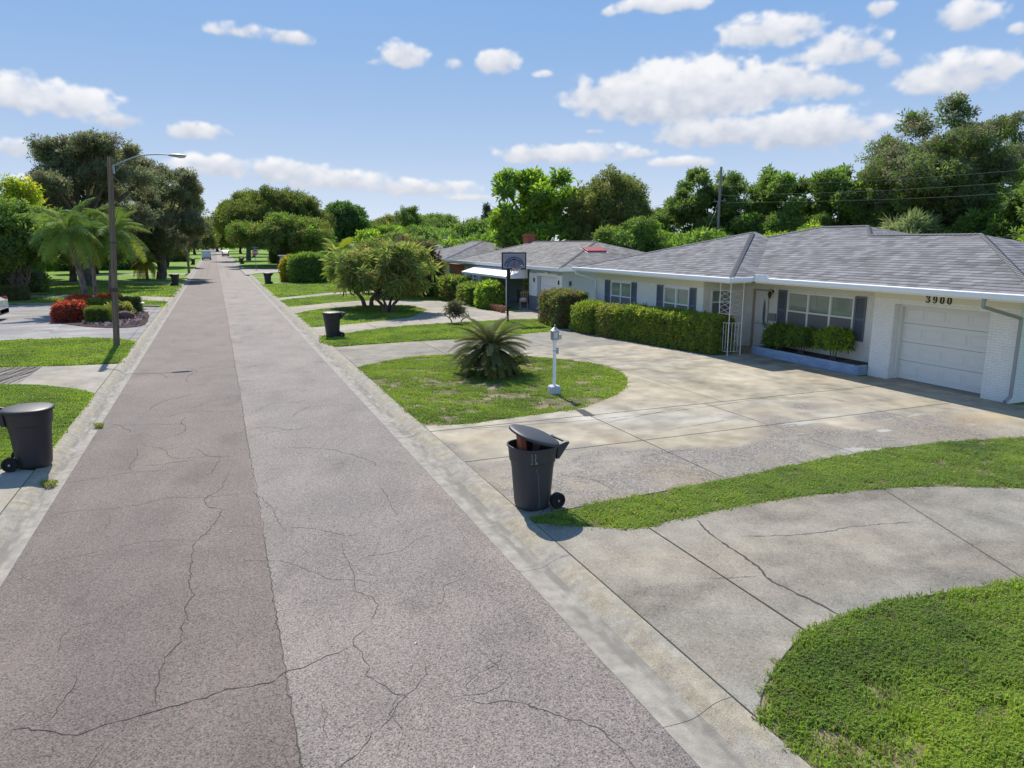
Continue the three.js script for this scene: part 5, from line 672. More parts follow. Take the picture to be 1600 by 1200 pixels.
// ---------- plants ----------
function leafCluster(n, len, wid, seed, o = {}) {                       // a spray of folded leaves in a ball of radius 1
  const r = rng(seed), pos = []; const up = new THREE.Vector3(0, 1, 0);
  for (let i = 0; i < n; i++) {
    const d = new THREE.Vector3(r() * 2 - 1, r() * 2 - 1 + (o.lift ?? .2), r() * 2 - 1).normalize(), b = d.clone().multiplyScalar((o.inner ?? .15) + .5 * r()), t = new THREE.Vector3(r() * 2 - 1, r() * 2 - 1 - (o.droop ?? 0), r() * 2 - 1).multiplyScalar(.8).add(d).normalize(), s = new THREE.Vector3().crossVectors(t, new THREE.Vector3(r() - .5, r() - .5, r() - .5)).normalize(), nn = new THREE.Vector3().crossVectors(s, t), L = len * (.7 + .6 * r()), W = wid * (.7 + .6 * r()), m = b.clone().addScaledVector(t, L * .45).addScaledVector(nn, -W * .18), e = b.clone().addScaledVector(t, L), l = m.clone().addScaledVector(s, W / 2).addScaledVector(nn, W * .2), q = m.clone().addScaledVector(s, -W / 2).addScaledVector(nn, W * .2);
    for (const v of [b, l, e, b, e, q]) pos.push(v.x, v.y, v.z);
  }
  const g = new THREE.BufferGeometry(); g.setAttribute('position', new THREE.Float32BufferAttribute(pos, 3)); g.computeVertexNormals(); return g;
}
const spray = { fine: leafCluster(46, .42, .15, 11), medium: leafCluster(30, .58, .22, 12), broad: leafCluster(16, .75, .34, 13, { droop: .3 }), long: leafCluster(22, .95, .20, 14, { droop: .5 }), tiny: leafCluster(60, .30, .13, 15), weep: leafCluster(34, .85, .10, 16, { droop: 1.0, lift: 0 }) };
const foliage = leafMat([1, 1, 1], .6);
function leaves(parent, name, spots, geo, colors, seed, o = {}) {       // spots [x, y, z, size]
  const r = rng(seed), m = lit(new THREE.InstancedMesh(geo, foliage, spots.length)), q = new THREE.Quaternion(), e = new THREE.Euler(), c = new THREE.Color(), M4 = new THREE.Matrix4(), v = new THREE.Vector3(), s = new THREE.Vector3();
  spots.forEach(([x, y, z, k], i) => { q.setFromEuler(o.upright ? e.set((r() - .5) * .8, r() * 6.283, (r() - .5) * .8) : e.set(r() * 6.283, r() * 6.283, r() * 6.283)); m.setMatrixAt(i, M4.compose(v.set(x, y, z), q, s.setScalar(k * (.75 + .5 * r())))); const b = colors[Math.floor(r() * colors.length)], f = .72 + .56 * r(); m.setColorAt(i, c.setRGB(b[0] * f * (1 + .25 * (r() - .5)), b[1] * f, b[2] * f)); });
  m.name = name; m.userData.kind = 'stuff'; parent.add(m); return m;
}
function lobesOf(rx, ry, rz, cy, n, seed, size = .38) {                 // uneven clumps that make up a crown
  const r = rng(seed), out = [[0, cy, 0, rx * .55, ry * .55, rz * .55]]; for (let i = 0; i < n; i++) { const a = (i + r() * .8) / n * 6.283 * 2.4, u = lerp(-.75, 1, (i + .5 * r()) / n), h = Math.sqrt(Math.max(0, 1 - u * u)), k = .58 + .14 * r(), s = size * (.75 + .6 * r()); out.push([Math.cos(a) * h * rx * k, cy + u * ry * k, Math.sin(a) * h * rz * k, rx * s, ry * s * .9, rz * s]); } return out;
}
function airy(rx, ry, rz, cy, n, seed) {                                // many small separate clumps through the crown, sky between them
  const r = rng(seed), out = []; while (out.length < n) { const x = r() * 2 - 1, y = r() * 2 - 1, z = r() * 2 - 1, q = Math.hypot(x, y, z); if (q > 1 || q < .35 * r() || (y < -.2 && q > .92)) continue; const s = .13 + .16 * r() * r() + .05 * (1 - q); out.push([x * rx, cy + y * ry, z * rz, rx * s * 1.15, ry * s * .8, rz * s * 1.15]); } return out;
}
function crownSpots(lobes, count, size, seed, o = {}) {
  const r = rng(seed), w = lobes.map(l => Math.pow(l[3] * l[4] * l[5], .667)), W = w.reduce((a, b) => a + b, 0), out = [];
  let guard = 0; while (out.length < count && guard++ < count * 8) { let t = r() * W, k = 0; while (t > w[k] && k < w.length - 1) t -= w[k++]; const l = lobes[k], u = r() * 2 - 1, a = r() * 6.283, h = Math.sqrt(1 - u * u), q = Math.pow(r(), .33) * (r() < .12 ? 1 + .38 * r() : 1 + .2 * (r() - .5)), x = l[0] + l[3] * q * h * Math.cos(a), y = l[1] + l[4] * q * u, z = l[2] + l[5] * q * h * Math.sin(a); if (o.floor !== undefined && y < o.floor) continue; const f = o.gapFreq ?? .8; if (vn3(x * f + 50, y * f + 50, z * f + 50, seed) < (o.gap ?? .34) + .07) continue; out.push([x, y, z, size * (.7 + .6 * r())]); }
  return out;
}
function tree(name, label, X, D, o) {
  const seed = o.seed, r = rng(seed + 1), t = thing(name, label, o.category ?? 'tree', P(X, GY, D), 0, o.group); const lobes = o.lobes ?? lobesOf(o.rx, o.ry, o.rz ?? o.rx, o.cy, o.n ?? 14, seed, o.lobe), fork = o.fork ?? o.cy - o.ry * .75, tr = o.trunk ?? .25, wood = [];
  const stems = o.stems ?? 1; for (let s = 0; s < stems; s++) { const a = s / stems * 6.283 + r(), sp = stems > 1 ? .35 : .0, f = new THREE.Vector3(Math.cos(a) * sp * 2, fork, Math.sin(a) * sp * 2); wood.push(taper([new THREE.Vector3(Math.cos(a) * sp * .6, -.1, Math.sin(a) * sp * .6), new THREE.Vector3(Math.cos(a) * sp * .9 + (r() - .5) * tr, fork * .5, Math.sin(a) * sp * .9 + (r() - .5) * tr), f], tr * 1.25, tr * .8, 9, 8, .15, r)); lobes.forEach((l, i) => { if (i % stems !== s && stems > 1) return; if (i > (o.limbs ?? 9) * stems) return; const e = new THREE.Vector3(l[0], l[1], l[2]), m = f.clone().lerp(e, .5).add(new THREE.Vector3((r() - .5) * .6, .1 * e.distanceTo(f), (r() - .5) * .6)); wood.push(taper([f.clone().add(new THREE.Vector3(0, -tr, 0)), m, e], tr * .55, tr * .10, 6, 7, .2, r)); for (let b = 0; b < 2; b++) { const g = e.clone().add(new THREE.Vector3((r() - .5) * 1.5 * l[3], (r() - .1) * 1.1 * l[4], (r() - .5) * 1.5 * l[5])); wood.push(taper([m, e.clone().lerp(m, .4), g], tr * .22, tr * .05, 5, 5)); } }); }
  part(t, 'trunk', wood, o.bark ?? M.bark); leaves(t, 'crown', crownSpots(lobes, Math.round(o.count * .68), o.size, seed + 2, o), spray[o.leaf ?? 'medium'], o.colors, seed + 3, o); return t;
}
const C = { bright: [[0.351, 0.522, 0.027], [0.293, 0.455, 0.031], [0.422, 0.557, 0.031]], mid: [[0.190, 0.329, 0.034], [0.152, 0.281, 0.034], [0.243, 0.365, 0.038]], dark: [[.17, .265, .045], [.15, .235, .045], [.20, .29, .05]], oak: [[.21, .25, .105], [.19, .215, .095], [.26, .28, .13], [.22, .20, .11]], olive: [[0.227, 0.264, 0.048], [0.180, 0.225, 0.046], [0.277, 0.277, 0.056]], yellow: [[0.466, 0.547, 0.022], [0.344, 0.486, 0.024], [0.547, 0.567, 0.030]], mango: [[.27, .35, .06], [.21, .31, .055], [.30, .27, .075], [.32, .36, .06]] };
// --- right side, behind the houses ---
tree('broadleaf_tree', 'tall loose bright green tree behind the grey house', 26.3, 58, { seed: 101, lobes: airy(4.6, 4.2, 4, 6.0, 46, 101), rx: 4.6, ry: 4.2, rz: 4, cy: 6.0, n: 22, lobe: .34, fork: 2.4, trunk: .3, count: 3400, size: .52, leaf: 'broad', colors: [...C.bright, ...C.mid], gap: .30, gapFreq: 1.1 });
tree('broadleaf_tree', 'dense dark olive tree with a rounded tall crown behind the grey house', 31.8, 55, { seed: 102, rx: 3.7, ry: 4.3, cy: 5.9, n: 16, trunk: .32, count: 4400, size: .46, leaf: 'fine', colors: C.olive, gap: .22 });
tree('broadleaf_tree', 'dark glossy tree in front of the dense olive tree', 29.6, 48, { seed: 103, rx: 2.8, ry: 2.4, cy: 3.4, n: 10, trunk: .2, count: 1900, size: .42, leaf: 'medium', colors: [...C.dark, ...C.mid] });
tree('broadleaf_tree', 'small dark tree between the olive tree and the utility pole', 40, 60, { seed: 104, lobes: airy(2.9, 3.2, 2.9, 5.4, 30, 104), rx: 2.9, ry: 3.2, cy: 5.4, n: 12, trunk: .22, count: 2200, size: .45, leaf: 'fine', colors: C.dark, gap: .30, gapFreq: 1.1 });
tree('broadleaf_tree', 'open crowned dark tree behind the grey utility pole', 38.9, 50.5, { seed: 105, lobes: airy(3.2, 3.4, 3.2, 6.6, 46, 105), rx: 3.2, ry: 3.4, cy: 6.6, n: 15, lobe: .34, trunk: .25, count: 2900, size: .42, leaf: 'medium', colors: C.dark, gap: .30, gapFreq: 1.1 });
tree('leafy_shrub', 'bright green low tree at the left of the utility pole', 32.5, 41, { seed: 106, rx: 3.0, ry: 1.7, cy: 2.4, n: 11, fork: 1, trunk: .16, count: 1700, size: .42, leaf: 'medium', colors: [...C.bright, ...C.mid], category: 'shrub' });
tree('leafy_shrub', 'yellow green rounded tree peeping over the white house roof', 35.2, 36.5, { seed: 107, rx: 2.9, ry: 1.9, cy: 3.2, n: 11, fork: 1.2, trunk: .16, count: 1900, size: .36, leaf: 'fine', colors: [...C.bright, [0.304, 0.272, 0.035]], category: 'shrub' });
tree('broadleaf_tree', 'dark green tree right of the utility pole behind the roof', 41.6, 45, { seed: 108, lobes: airy(3.2, 3.8, 3.2, 5.4, 64, 108), rx: 3.2, ry: 3.8, cy: 5.4, n: 14, trunk: .28, count: 4400, size: .45, leaf: 'medium', colors: [...C.dark, ...C.mid], gap: .30, gapFreq: 1.1 });
tree('broadleaf_tree', 'tall dark tree with a notched crown above the middle of the roof', 44.3, 42.5, { seed: 109, lobes: airy(3.0, 4.0, 3.0, 5.3, 64, 109), rx: 3.0, ry: 4.0, cy: 5.3, n: 15, lobe: .36, trunk: .26, count: 4200, size: .43, leaf: 'medium', colors: [...C.dark, ...C.mid], gap: .30, gapFreq: 1.1 });
tree('broadleaf_tree', 'mid green tree left of the huge oak above the roof', 46.0, 38.5, { seed: 110, lobes: airy(3.3, 3.5, 3.3, 5.2, 64, 110), rx: 3.3, ry: 3.5, cy: 5.2, n: 13, trunk: .28, count: 4400, size: .45, leaf: 'medium', colors: [...C.dark, ...C.mid, ...C.olive], gap: .30, gapFreq: 1.1 });
tree('oak_tree', 'huge spreading dark oak towering behind the white house', 50.5, 38, { seed: 111, lobes: airy(7.2, 5.7, 6, 8.0, 90, 111), rx: 7.2, ry: 5.6, rz: 6, cy: 8.2, n: 42, lobe: .25, fork: 3.2, trunk: .5, limbs: 22, count: 8600, size: .50, leaf: 'fine', colors: [...C.oak, ...C.dark], gap: .30, gapFreq: 1.1 });
tree('weeping_tree', 'pale drooping bamboo like tree before the huge oak', 42.5, 34.5, { seed: 112, rx: 2.0, ry: 2.2, cy: 3.6, n: 9, fork: 1.4, trunk: .12, count: 900, size: .6, leaf: 'weep', colors: [[0.272, 0.320, 0.126], [0.224, 0.288, 0.098]], gap: .2 });
tree('broadleaf_tree', 'dense mid green tree beside the right end of the white house roof', 48.5, 28, { seed: 113, rx: 4.4, ry: 3.9, cy: 5.3, n: 17, trunk: .3, count: 5200, size: .42, leaf: 'medium', colors: [...C.mid, ...C.dark], gap: .27 });
tree('oak_tree', 'dark tall tree at the far right behind the dense green tree', 60, 33, { seed: 114, lobes: airy(5, 5.4, 5, 8.2, 80, 114), rx: 5, ry: 5.4, cy: 8.2, n: 20, lobe: .34, trunk: .4, count: 5200, size: .5, leaf: 'fine', colors: [...C.oak, ...C.dark], gap: .30, gapFreq: 1.1 });
tree('broadleaf_tree', 'low green tree behind the right end of the roof', 43.5, 24.5, { seed: 115, rx: 3, ry: 2.2, cy: 2.8, n: 12, fork: 1, trunk: .2, count: 2400, size: .38, leaf: 'medium', colors: [...C.mid, ...C.bright], gap: .25 });
tree('broadleaf_tree', 'green tree filling the gap below the huge oak', 47.5, 33, { seed: 116, rx: 4.2, ry: 2.6, cy: 3.2, n: 14, fork: 1.2, trunk: .25, count: 3300, size: .45, leaf: 'medium', colors: C.mid, gap: .22 });
tree('broadleaf_tree', 'green tree filling the gap behind the middle of the roof', 42.5, 47, { seed: 117, rx: 4.2, ry: 2.4, cy: 3, n: 14, fork: 1.2, trunk: .25, count: 2700, size: .5, leaf: 'medium', colors: C.mid, gap: .22 });
tree('broadleaf_tree', 'dark undergrowth tree behind the tall loose green tree', 24, 64, { seed: 118, rx: 4, ry: 2.2, cy: 2.8, n: 12, fork: 1, trunk: .2, count: 1900, size: .55, leaf: 'medium', colors: C.mid, gap: .2 });
tree('broadleaf_tree', 'green tree behind the grey house roof between two tall trees', 36, 58, { seed: 119, rx: 4.5, ry: 2.4, cy: 3.1, n: 12, fork: 1, trunk: .2, count: 2100, size: .55, leaf: 'medium', colors: C.mid, gap: .2 });
tree('broadleaf_tree', 'green tree filling the gap left of the utility pole', 34.5, 46, { seed: 120, rx: 3.6, ry: 2.2, cy: 2.7, n: 12, fork: 1, trunk: .2, count: 2100, size: .45, leaf: 'medium', colors: C.mid, gap: .2 });
// --- far down the street ---
tree('oak_tree', 'large yellow green oak at the corner past the stop sign', 10.5, 132, { seed: 121, rx: 8.2, ry: 5.4, rz: 8, cy: 7.4, n: 26, lobe: .34, fork: 2.6, trunk: .5, count: 5600, size: .85, leaf: 'fine', colors: [[0.200, 0.240, 0.031], [0.160, 0.208, 0.031], [0.120, 0.168, 0.031]], gap: .25, gapFreq: .4 });
tree('oak_tree', 'lower oak behind the stop sign', 10, 120, { seed: 122, rx: 7.6, ry: 3.2, rz: 6, cy: 4.9, n: 20, lobe: .34, fork: 1.8, trunk: .4, count: 3800, size: .75, leaf: 'fine', colors: [...C.olive, ...C.mid], gap: .24, gapFreq: .4 });
tree('broadleaf_tree', 'round dark green tree beside the large yellow green oak', 25, 158, { seed: 123, rx: 6.4, ry: 4.8, cy: 7.2, n: 20, lobe: .36, trunk: .4, count: 3800, size: .9, leaf: 'medium', colors: [[0.096, 0.200, 0.028], [0.080, 0.160, 0.028], [0.128, 0.224, 0.031]], gap: .22, gapFreq: .35 });
tree('oak_tree', 'tall yellow green oak over the road behind the corner oak', 6.5, 165, { seed: 124, rx: 6.5, ry: 5.4, cy: 9.2, n: 20, lobe: .36, trunk: .45, count: 3600, size: 1.0, leaf: 'fine', colors: [[0.224, 0.264, 0.031], [0.176, 0.216, 0.031]], gap: .28, gapFreq: .35 });
tree('broadleaf_tree', 'low bright green tree right of the round dark tree', 27.5, 126, { seed: 125, rx: 4.6, ry: 2.4, cy: 4.2, n: 13, fork: 1.6, trunk: .25, count: 1900, size: .8, leaf: 'medium', colors: [...C.mid, ...C.bright], gap: .22 });
tree('pine_tree', 'thin open dark tree with sky showing through beyond the mango trees', 37.5, 150, { seed: 126, rx: 4, ry: 4.2, cy: 7.8, n: 12, lobe: .25, trunk: .3, count: 1100, size: .65, leaf: 'fine', colors: C.dark, gap: .46 });
tree('pine_tree', 'second thin open dark tree behind the far bungalow roof', 42, 140, { seed: 127, rx: 4.4, ry: 3.6, cy: 6.2, n: 13, lobe: .3, trunk: .3, count: 1600, size: .7, leaf: 'fine', colors: C.dark, gap: .4 });
tree('conifer_tree', 'narrow dark conifer spire left of the tall loose tree', 56.5, 152, { seed: 128, lobes: Array.from({ length: 9 }, (_, i) => [(i % 2 - .5) * .5, 2 + i * 1.15, 0, 1.9 - i * .16, .9, 1.9 - i * .16]), fork: 9, trunk: .22, limbs: 0, count: 800, size: .7, leaf: 'fine', colors: [[0.072, 0.096, 0.056]], gap: .15 });
[[30, 112], [37, 105], [45, 118], [52, 128], [33, 98], [62, 140], [70, 110]].forEach(([x, d], i) => tree('broadleaf_tree', ['dark tree behind the pale roofs beyond the mango trees', 'dark tree over the roof of the half hidden bungalow', 'green tree far behind the grey house', 'distant tree near the conifer spire', 'dark tree just behind the light grey roof', 'distant tree right of the conifer spire', 'distant tree behind the tall loose green tree'][i], x, d, { seed: 130 + i, rx: 5, ry: 2.8, cy: 3.6, n: 12, fork: 1.2, trunk: .25, count: 1500, size: .8, leaf: 'medium', colors: i % 2 ? C.dark : [...C.dark, ...C.mid], gap: .24, group: 'distant trees beyond the houses' }));
[[-6, 250, 8], [8, 262, 8.5], [20, 245, 9], [-20, 238, 9], [-9.5, 195, 7.5], [34, 225, 9], [48, 215, 8.5], [64, 225, 9], [82, 215, 9], [-36, 215, 9]].forEach(([x, d, s], i) => tree('oak_tree', ['oak closing the far end of the street on its left', 'oak closing the far end of the street on its right', 'far oak behind the corner oak', 'far oak behind the big left oak', 'oak leaning over the parked van', 'far oak behind the round dark tree', 'far tree behind the low bright tree', 'far tree behind the thin open trees', 'far tree behind the conifer spire', 'far tree behind the yellow green tree on the left'][i], x, d, { seed: 150 + i, rx: s, ry: s * .62, cy: s * .78, n: 16, fork: 2, trunk: .4, count: 1900, size: 1.3, leaf: 'fine', colors: i % 2 ? [...C.olive, ...C.mid] : C.olive, gap: .22, gapFreq: .3, group: 'far oaks at the end of the street' }));
tree('oak_tree', 'bright green oak closing the view at the very end of the street', 1, 330, { seed: 165, rx: 12, ry: 7, rz: 8, cy: 7.5, n: 20, fork: 2, trunk: .5, count: 3000, size: 1.7, leaf: 'fine', colors: [...C.mid, ...C.bright], gap: .2, gapFreq: .3 });
tree('oak_tree', 'green oak arching over the right verge near the beige car', 9.5, 205, { seed: 166, rx: 7, ry: 4.6, cy: 6, n: 18, fork: 2, trunk: .4, count: 2600, size: 1.1, leaf: 'fine', colors: [...C.mid, ...C.olive], gap: .22, gapFreq: .35 });
// --- left side ---
tree('oak_tree', 'big dark oak spreading behind the lamp pole', -10.6, 74, { seed: 171, lobes: airy(6.6, 5.2, 6, 7.8, 44, 171), rx: 6.6, ry: 5.3, rz: 6, cy: 8.0, n: 42, lobe: .25, fork: 3, trunk: .5, limbs: 18, count: 5200, size: .52, leaf: 'fine', colors: C.oak, gap: .30, gapFreq: 1.1 });
tree('oak_tree', 'big dark oak reaching over the left kerb', -5.6, 86, { seed: 172, lobes: airy(5.4, 5.4, 6, 7.2, 40, 172), rx: 5.4, ry: 5.4, rz: 6, cy: 7.2, n: 42, lobe: .25, fork: 2.6, trunk: .45, limbs: 16, count: 4600, size: .55, leaf: 'fine', colors: C.oak, gap: .30, gapFreq: 1.1 });
tree('oak_tree', 'lower part of the oaks over the left lawn', -13.5, 84, { seed: 173, rx: 6, ry: 3.4, cy: 4.8, n: 16, fork: 2, trunk: .3, count: 3400, size: .6, leaf: 'fine', colors: C.oak, gap: .25 });
tree('oak_tree', 'grey green oak past the big oaks beside the left verge', -7.5, 128, { seed: 174, lobes: airy(6.5, 5, 6.5, 6.6, 50, 174), rx: 6.5, ry: 5, cy: 6.6, n: 20, fork: 2.2, trunk: .4, count: 3600, size: .8, leaf: 'fine', colors: [...C.olive, ...C.oak], gap: .30, gapFreq: 1.1 });
tree('broadleaf_tree', 'bright yellow green tree at the left behind the palms', -13.6, 63, { seed: 175, rx: 2.5, ry: 3.0, cy: 5.3, n: 12, fork: 2, trunk: .2, count: 2000, size: .45, leaf: 'medium', colors: C.yellow, gap: .25 });
tree('broadleaf_tree', 'leaning multi stemmed dark green tree beside the palms', -12.6, 58.5, { seed: 176, rx: 3.3, ry: 2.5, cy: 4.2, n: 13, fork: 1.3, trunk: .14, stems: 3, count: 2600, size: .38, leaf: 'medium', colors: [...C.dark, ...C.mid], gap: .24 });
tree('broadleaf_tree', 'dark tree at the left edge behind the parked car', -18.5, 57, { seed: 177, rx: 3.6, ry: 3.2, cy: 4, n: 13, fork: 1.4, trunk: .2, count: 2700, size: .42, leaf: 'medium', colors: [...C.dark, ...C.olive], gap: .22 });
[[-17, 70, 4.2], [-20, 90, 5], [-25, 100, 6], [-24, 68, 4.5], [-14, 104, 4]].forEach(([x, d, s], i) => tree('broadleaf_tree', ['green tree behind the multi stemmed tree', 'green tree deep in the left yards', 'dark tree at the back of the left yards', 'green tree behind the yellow green tree', 'green tree behind the second utility pole'][i], x, d, { seed: 180 + i, rx: s, ry: s * .72, cy: s * .75, n: 13, fork: 1.2, trunk: .22, count: 2100, size: .62, leaf: 'medium', colors: C.mid, gap: .2, group: 'green trees of the left yards' }));
// --- mango trees by the second driveway ---
tree('mango_tree', 'multi stemmed mango tree on the island before the grey house', 8.7, 39.6, { seed: 191, rx: 2.7, ry: 1.5, rz: 2.2, cy: 2.35, n: 15, lobe: .36, fork: .8, trunk: .085, stems: 5, limbs: 4, count: 1500, size: .36, leaf: 'long', colors: C.mango, gap: .3, gapFreq: 1.1, upright: true });
tree('mango_tree', 'mango tree standing behind the multi stemmed one', 8.5, 44, { seed: 192, rx: 2.4, ry: 1.5, cy: 2.5, n: 13, fork: .9, trunk: .12, stems: 2, limbs: 4, count: 1300, size: .38, leaf: 'long', colors: [...C.mango, ...C.mid], gap: .28, upright: true });
tree('mango_tree', 'dark mango tree in front of the orange brick wall', 12.9, 51.5, { seed: 193, rx: 2.7, ry: 1.9, cy: 2.4, n: 14, fork: .8, trunk: .13, stems: 2, limbs: 4, count: 1900, size: .36, leaf: 'long', colors: [[0.112, 0.144, 0.036], [0.096, 0.128, 0.034], [0.192, 0.128, 0.049]], gap: .26, upright: true });
tree('mango_tree', 'dark mango tree beside the light grey roofed bungalow', 13.2, 56, { seed: 194, rx: 2.8, ry: 2.0, cy: 2.7, n: 13, fork: .8, trunk: .13, count: 1600, size: .4, leaf: 'long', colors: [...C.mango, ...C.dark], gap: .25, upright: true });
tree('sapling', 'small sapling with drooping brownish leaves on the grass strip', 10.6, 33.0, { seed: 195, rx: .5, ry: .42, cy: .75, n: 7, fork: .4, trunk: .025, stems: 2, limbs: 4, count: 70, size: .19, leaf: 'long', colors: [[0.160, 0.160, 0.070], [0.208, 0.144, 0.084], [0.128, 0.176, 0.056]], gap: .1, upright: true, category: 'sapling' });
// --- clipped hedges and shrubs ---
function hedge(name, label, X, D, w, l, h, turn, o) {                   // a block w across, l along, h high with leaves thickest on its faces
  const t = thing(name, label, o.category ?? 'hedge', P(X, GY, D), turn, o.group), r = rng(o.seed), spots = [], rd = o.round ?? .16; const core = new RoundedBoxGeometry(w - .22, h - .2, l - .22, 3, Math.min(w, l, h) * .22); core.translate(0, h / 2 - .02, 0); part(t, 'branches', prep(core), o.core ?? mat([0.056, 0.054, 0.025], 1));
  const A = [w * l, w * h * 2, l * h * 2], W = A[0] + A[1] + A[2]; for (let i = 0; i < o.count; i++) { let x, y, z; const k = r() * W; if (k < A[0]) { x = r() - .5; y = 1; z = r() - .5; } else if (k < A[0] + A[1]) { x = r() - .5; y = r(); z = r() < .5 ? -.5 : .5; } else { x = r() < .5 ? -.5 : .5; y = r(); z = r() - .5; } x *= w; y *= h; z *= l; if (o.ball) { const q = new THREE.Vector3(x / w * 2, (y / h - .42) * 1.75, z / l * 2); const n = q.length(), m = Math.max(Math.abs(q.x), Math.abs(q.y), Math.abs(q.z)), f = lerp(1, m / n * 1.12, o.ball); x *= f; z *= f; y = h * (.42 + (y / h - .42) * f); } const n = vn3(x * 2.2 + 20, y * 2.2 + 20, z * 2.2 + 20, o.seed), inn = 1 - (.10 + .16 * n) * r() + (n - .5) * rd * .6; spots.push([x * inn, Math.max(.06, y * (1 - .06 * r()) + (n - .5) * .10), z * (1 - (1 - inn) * w / l), (o.size ?? .13) * (.75 + .5 * r())]); }
  leaves(t, 'foliage', spots, spray[o.leaf ?? 'medium'], o.colors, o.seed + 1, o); return t;
}
const HG = [[.29, .40, .03], [.23, .34, .035], [.18, .28, .035], [.33, .37, .05]];
hedge('clipped_hedge', 'long clipped green hedge in front of the wing windows', 15.88, 22.75, .95, 5.2, 1.28, .18, { seed: 201, count: 4200, size: .16, colors: HG });
hedge('clipped_hedge', 'yellowish variegated bush joined to the long clipped hedge', 15.25, 25.9, 1.0, 1.3, 1.25, .1, { seed: 202, count: 1300, size: .14, colors: [[0.400, 0.384, 0.070], [0.320, 0.336, 0.056], [0.208, 0.272, 0.042]], ball: .5, category: 'bush' });
hedge('rounded_bush', 'rounded green bush between the yellowish bush and the brown hedge', 15.1, 27.5, 1.3, 1.9, 1.25, 0, { seed: 203, count: 1700, size: .15, colors: HG, ball: .55, category: 'bush' });
hedge('clipped_hedge', 'taller brownish hedge at the far end beside the grass strip', 15.05, 30.3, 1.45, 2.8, 1.6, -.1, { seed: 204, count: 3000, size: .15, colors: [[.24, .20, .07], [.21, .26, .05], [.25, .33, .04], [.22, .16, .08]], ball: .2 });
structure('hedge_bed', sheetGeo([[16.75, 20.2], [15.5, 20.1], [15.1, 22], [14.75, 25], [14.5, 28.4], [14.0, 31.8], [16.4, 32], [16.4, 21.5]].map(([x, d]) => [x + .25, d]), SLAB + .006), M.soil);
const shrubs = 'shrubs in the blue planter'; hedge('planter_shrub', 'full shrub at the door end of the blue planter', 17.9, 19.1, .7, .95, .52, 0, { seed: 206, count: 330, size: .17, leaf: 'broad', colors: [...C.mid, [0.208, 0.224, 0.042]], ball: .7, group: shrubs, category: 'shrub' }).position.y = .55;
const sh2 = hedge('planter_shrub', 'middle shrub of the blue planter on thin stems', 17.9, 18.1, .65, .8, .46, 0, { seed: 207, count: 260, size: .17, leaf: 'broad', colors: C.mid, ball: .8, group: shrubs, category: 'shrub' }); sh2.position.y = .66; const sh3 = hedge('planter_shrub', 'shrub on bare forked stems at the garage end of the planter', 17.9, 16.75, .7, .95, .46, 0, { seed: 208, count: 330, size: .17, leaf: 'broad', colors: [...C.bright, ...C.mid], ball: .8, group: shrubs, category: 'shrub' }); sh3.position.y = .74;
for (const [s, y] of [[scene.children.find(o => o.name === 'planter_shrub'), .55], [sh2, .66], [sh3, .74]]) part(s, 'stem', [-1, 0, 1].map(k => taper([new THREE.Vector3(k * .03, .34 - y, k * .05), new THREE.Vector3(k * .05, .15, k * .14), new THREE.Vector3(k * .1, .4, k * .25)], .02, .012, 6)), M.barkGrey);
hedge('rounded_bush', 'large round bush on the open far lawn', 8.3, 72.8, 3.3, 3.6, 2.6, 0, { seed: 210, count: 2600, size: .34, colors: [...C.mid, [0.192, 0.304, 0.042], [0.160, 0.272, 0.028]], ball: .6, category: 'bush' }); hedge('croton_bush', 'yellow bush touching the round bush', 6.9, 75.0, 1.8, 1.8, 2.4, 0, { seed: 211, count: 700, size: .32, colors: [[0.512, 0.432, 0.028], [0.400, 0.384, 0.028]], ball: .8, category: 'bush' });
hedge('mixed_shrub', 'loose mixed shrubs in front of the grey house window', 15.0, 47.0, 1.8, 3.4, 1.5, 0, { seed: 212, count: 1300, size: .24, leaf: 'broad', colors: [...C.mid, [0.256, 0.256, 0.042], [0.224, 0.144, 0.056]], ball: .5, category: 'shrub' }); hedge('mixed_shrub', 'light green bush by the grey house porch', 15.1, 40.2, 1.3, 2.0, 1.45, 0, { seed: 213, count: 800, size: .22, leaf: 'broad', colors: [...C.bright, ...C.mid], ball: .8, category: 'shrub' }); hedge('mixed_shrub', 'olive shrubs behind the row of terracotta pots', 15.0, 43.3, 1.3, 2.6, 1.2, 0, { seed: 214, count: 900, size: .22, colors: [...C.olive, ...C.mid], ball: .6, category: 'shrub' }); hedge('mixed_shrub', 'shrubs below the dark mango tree', 13.4, 52.0, 1.8, 5, 1.1, .3, { seed: 215, count: 1400, size: .26, colors: [...C.mid, ...C.dark], ball: .5, category: 'shrub' });
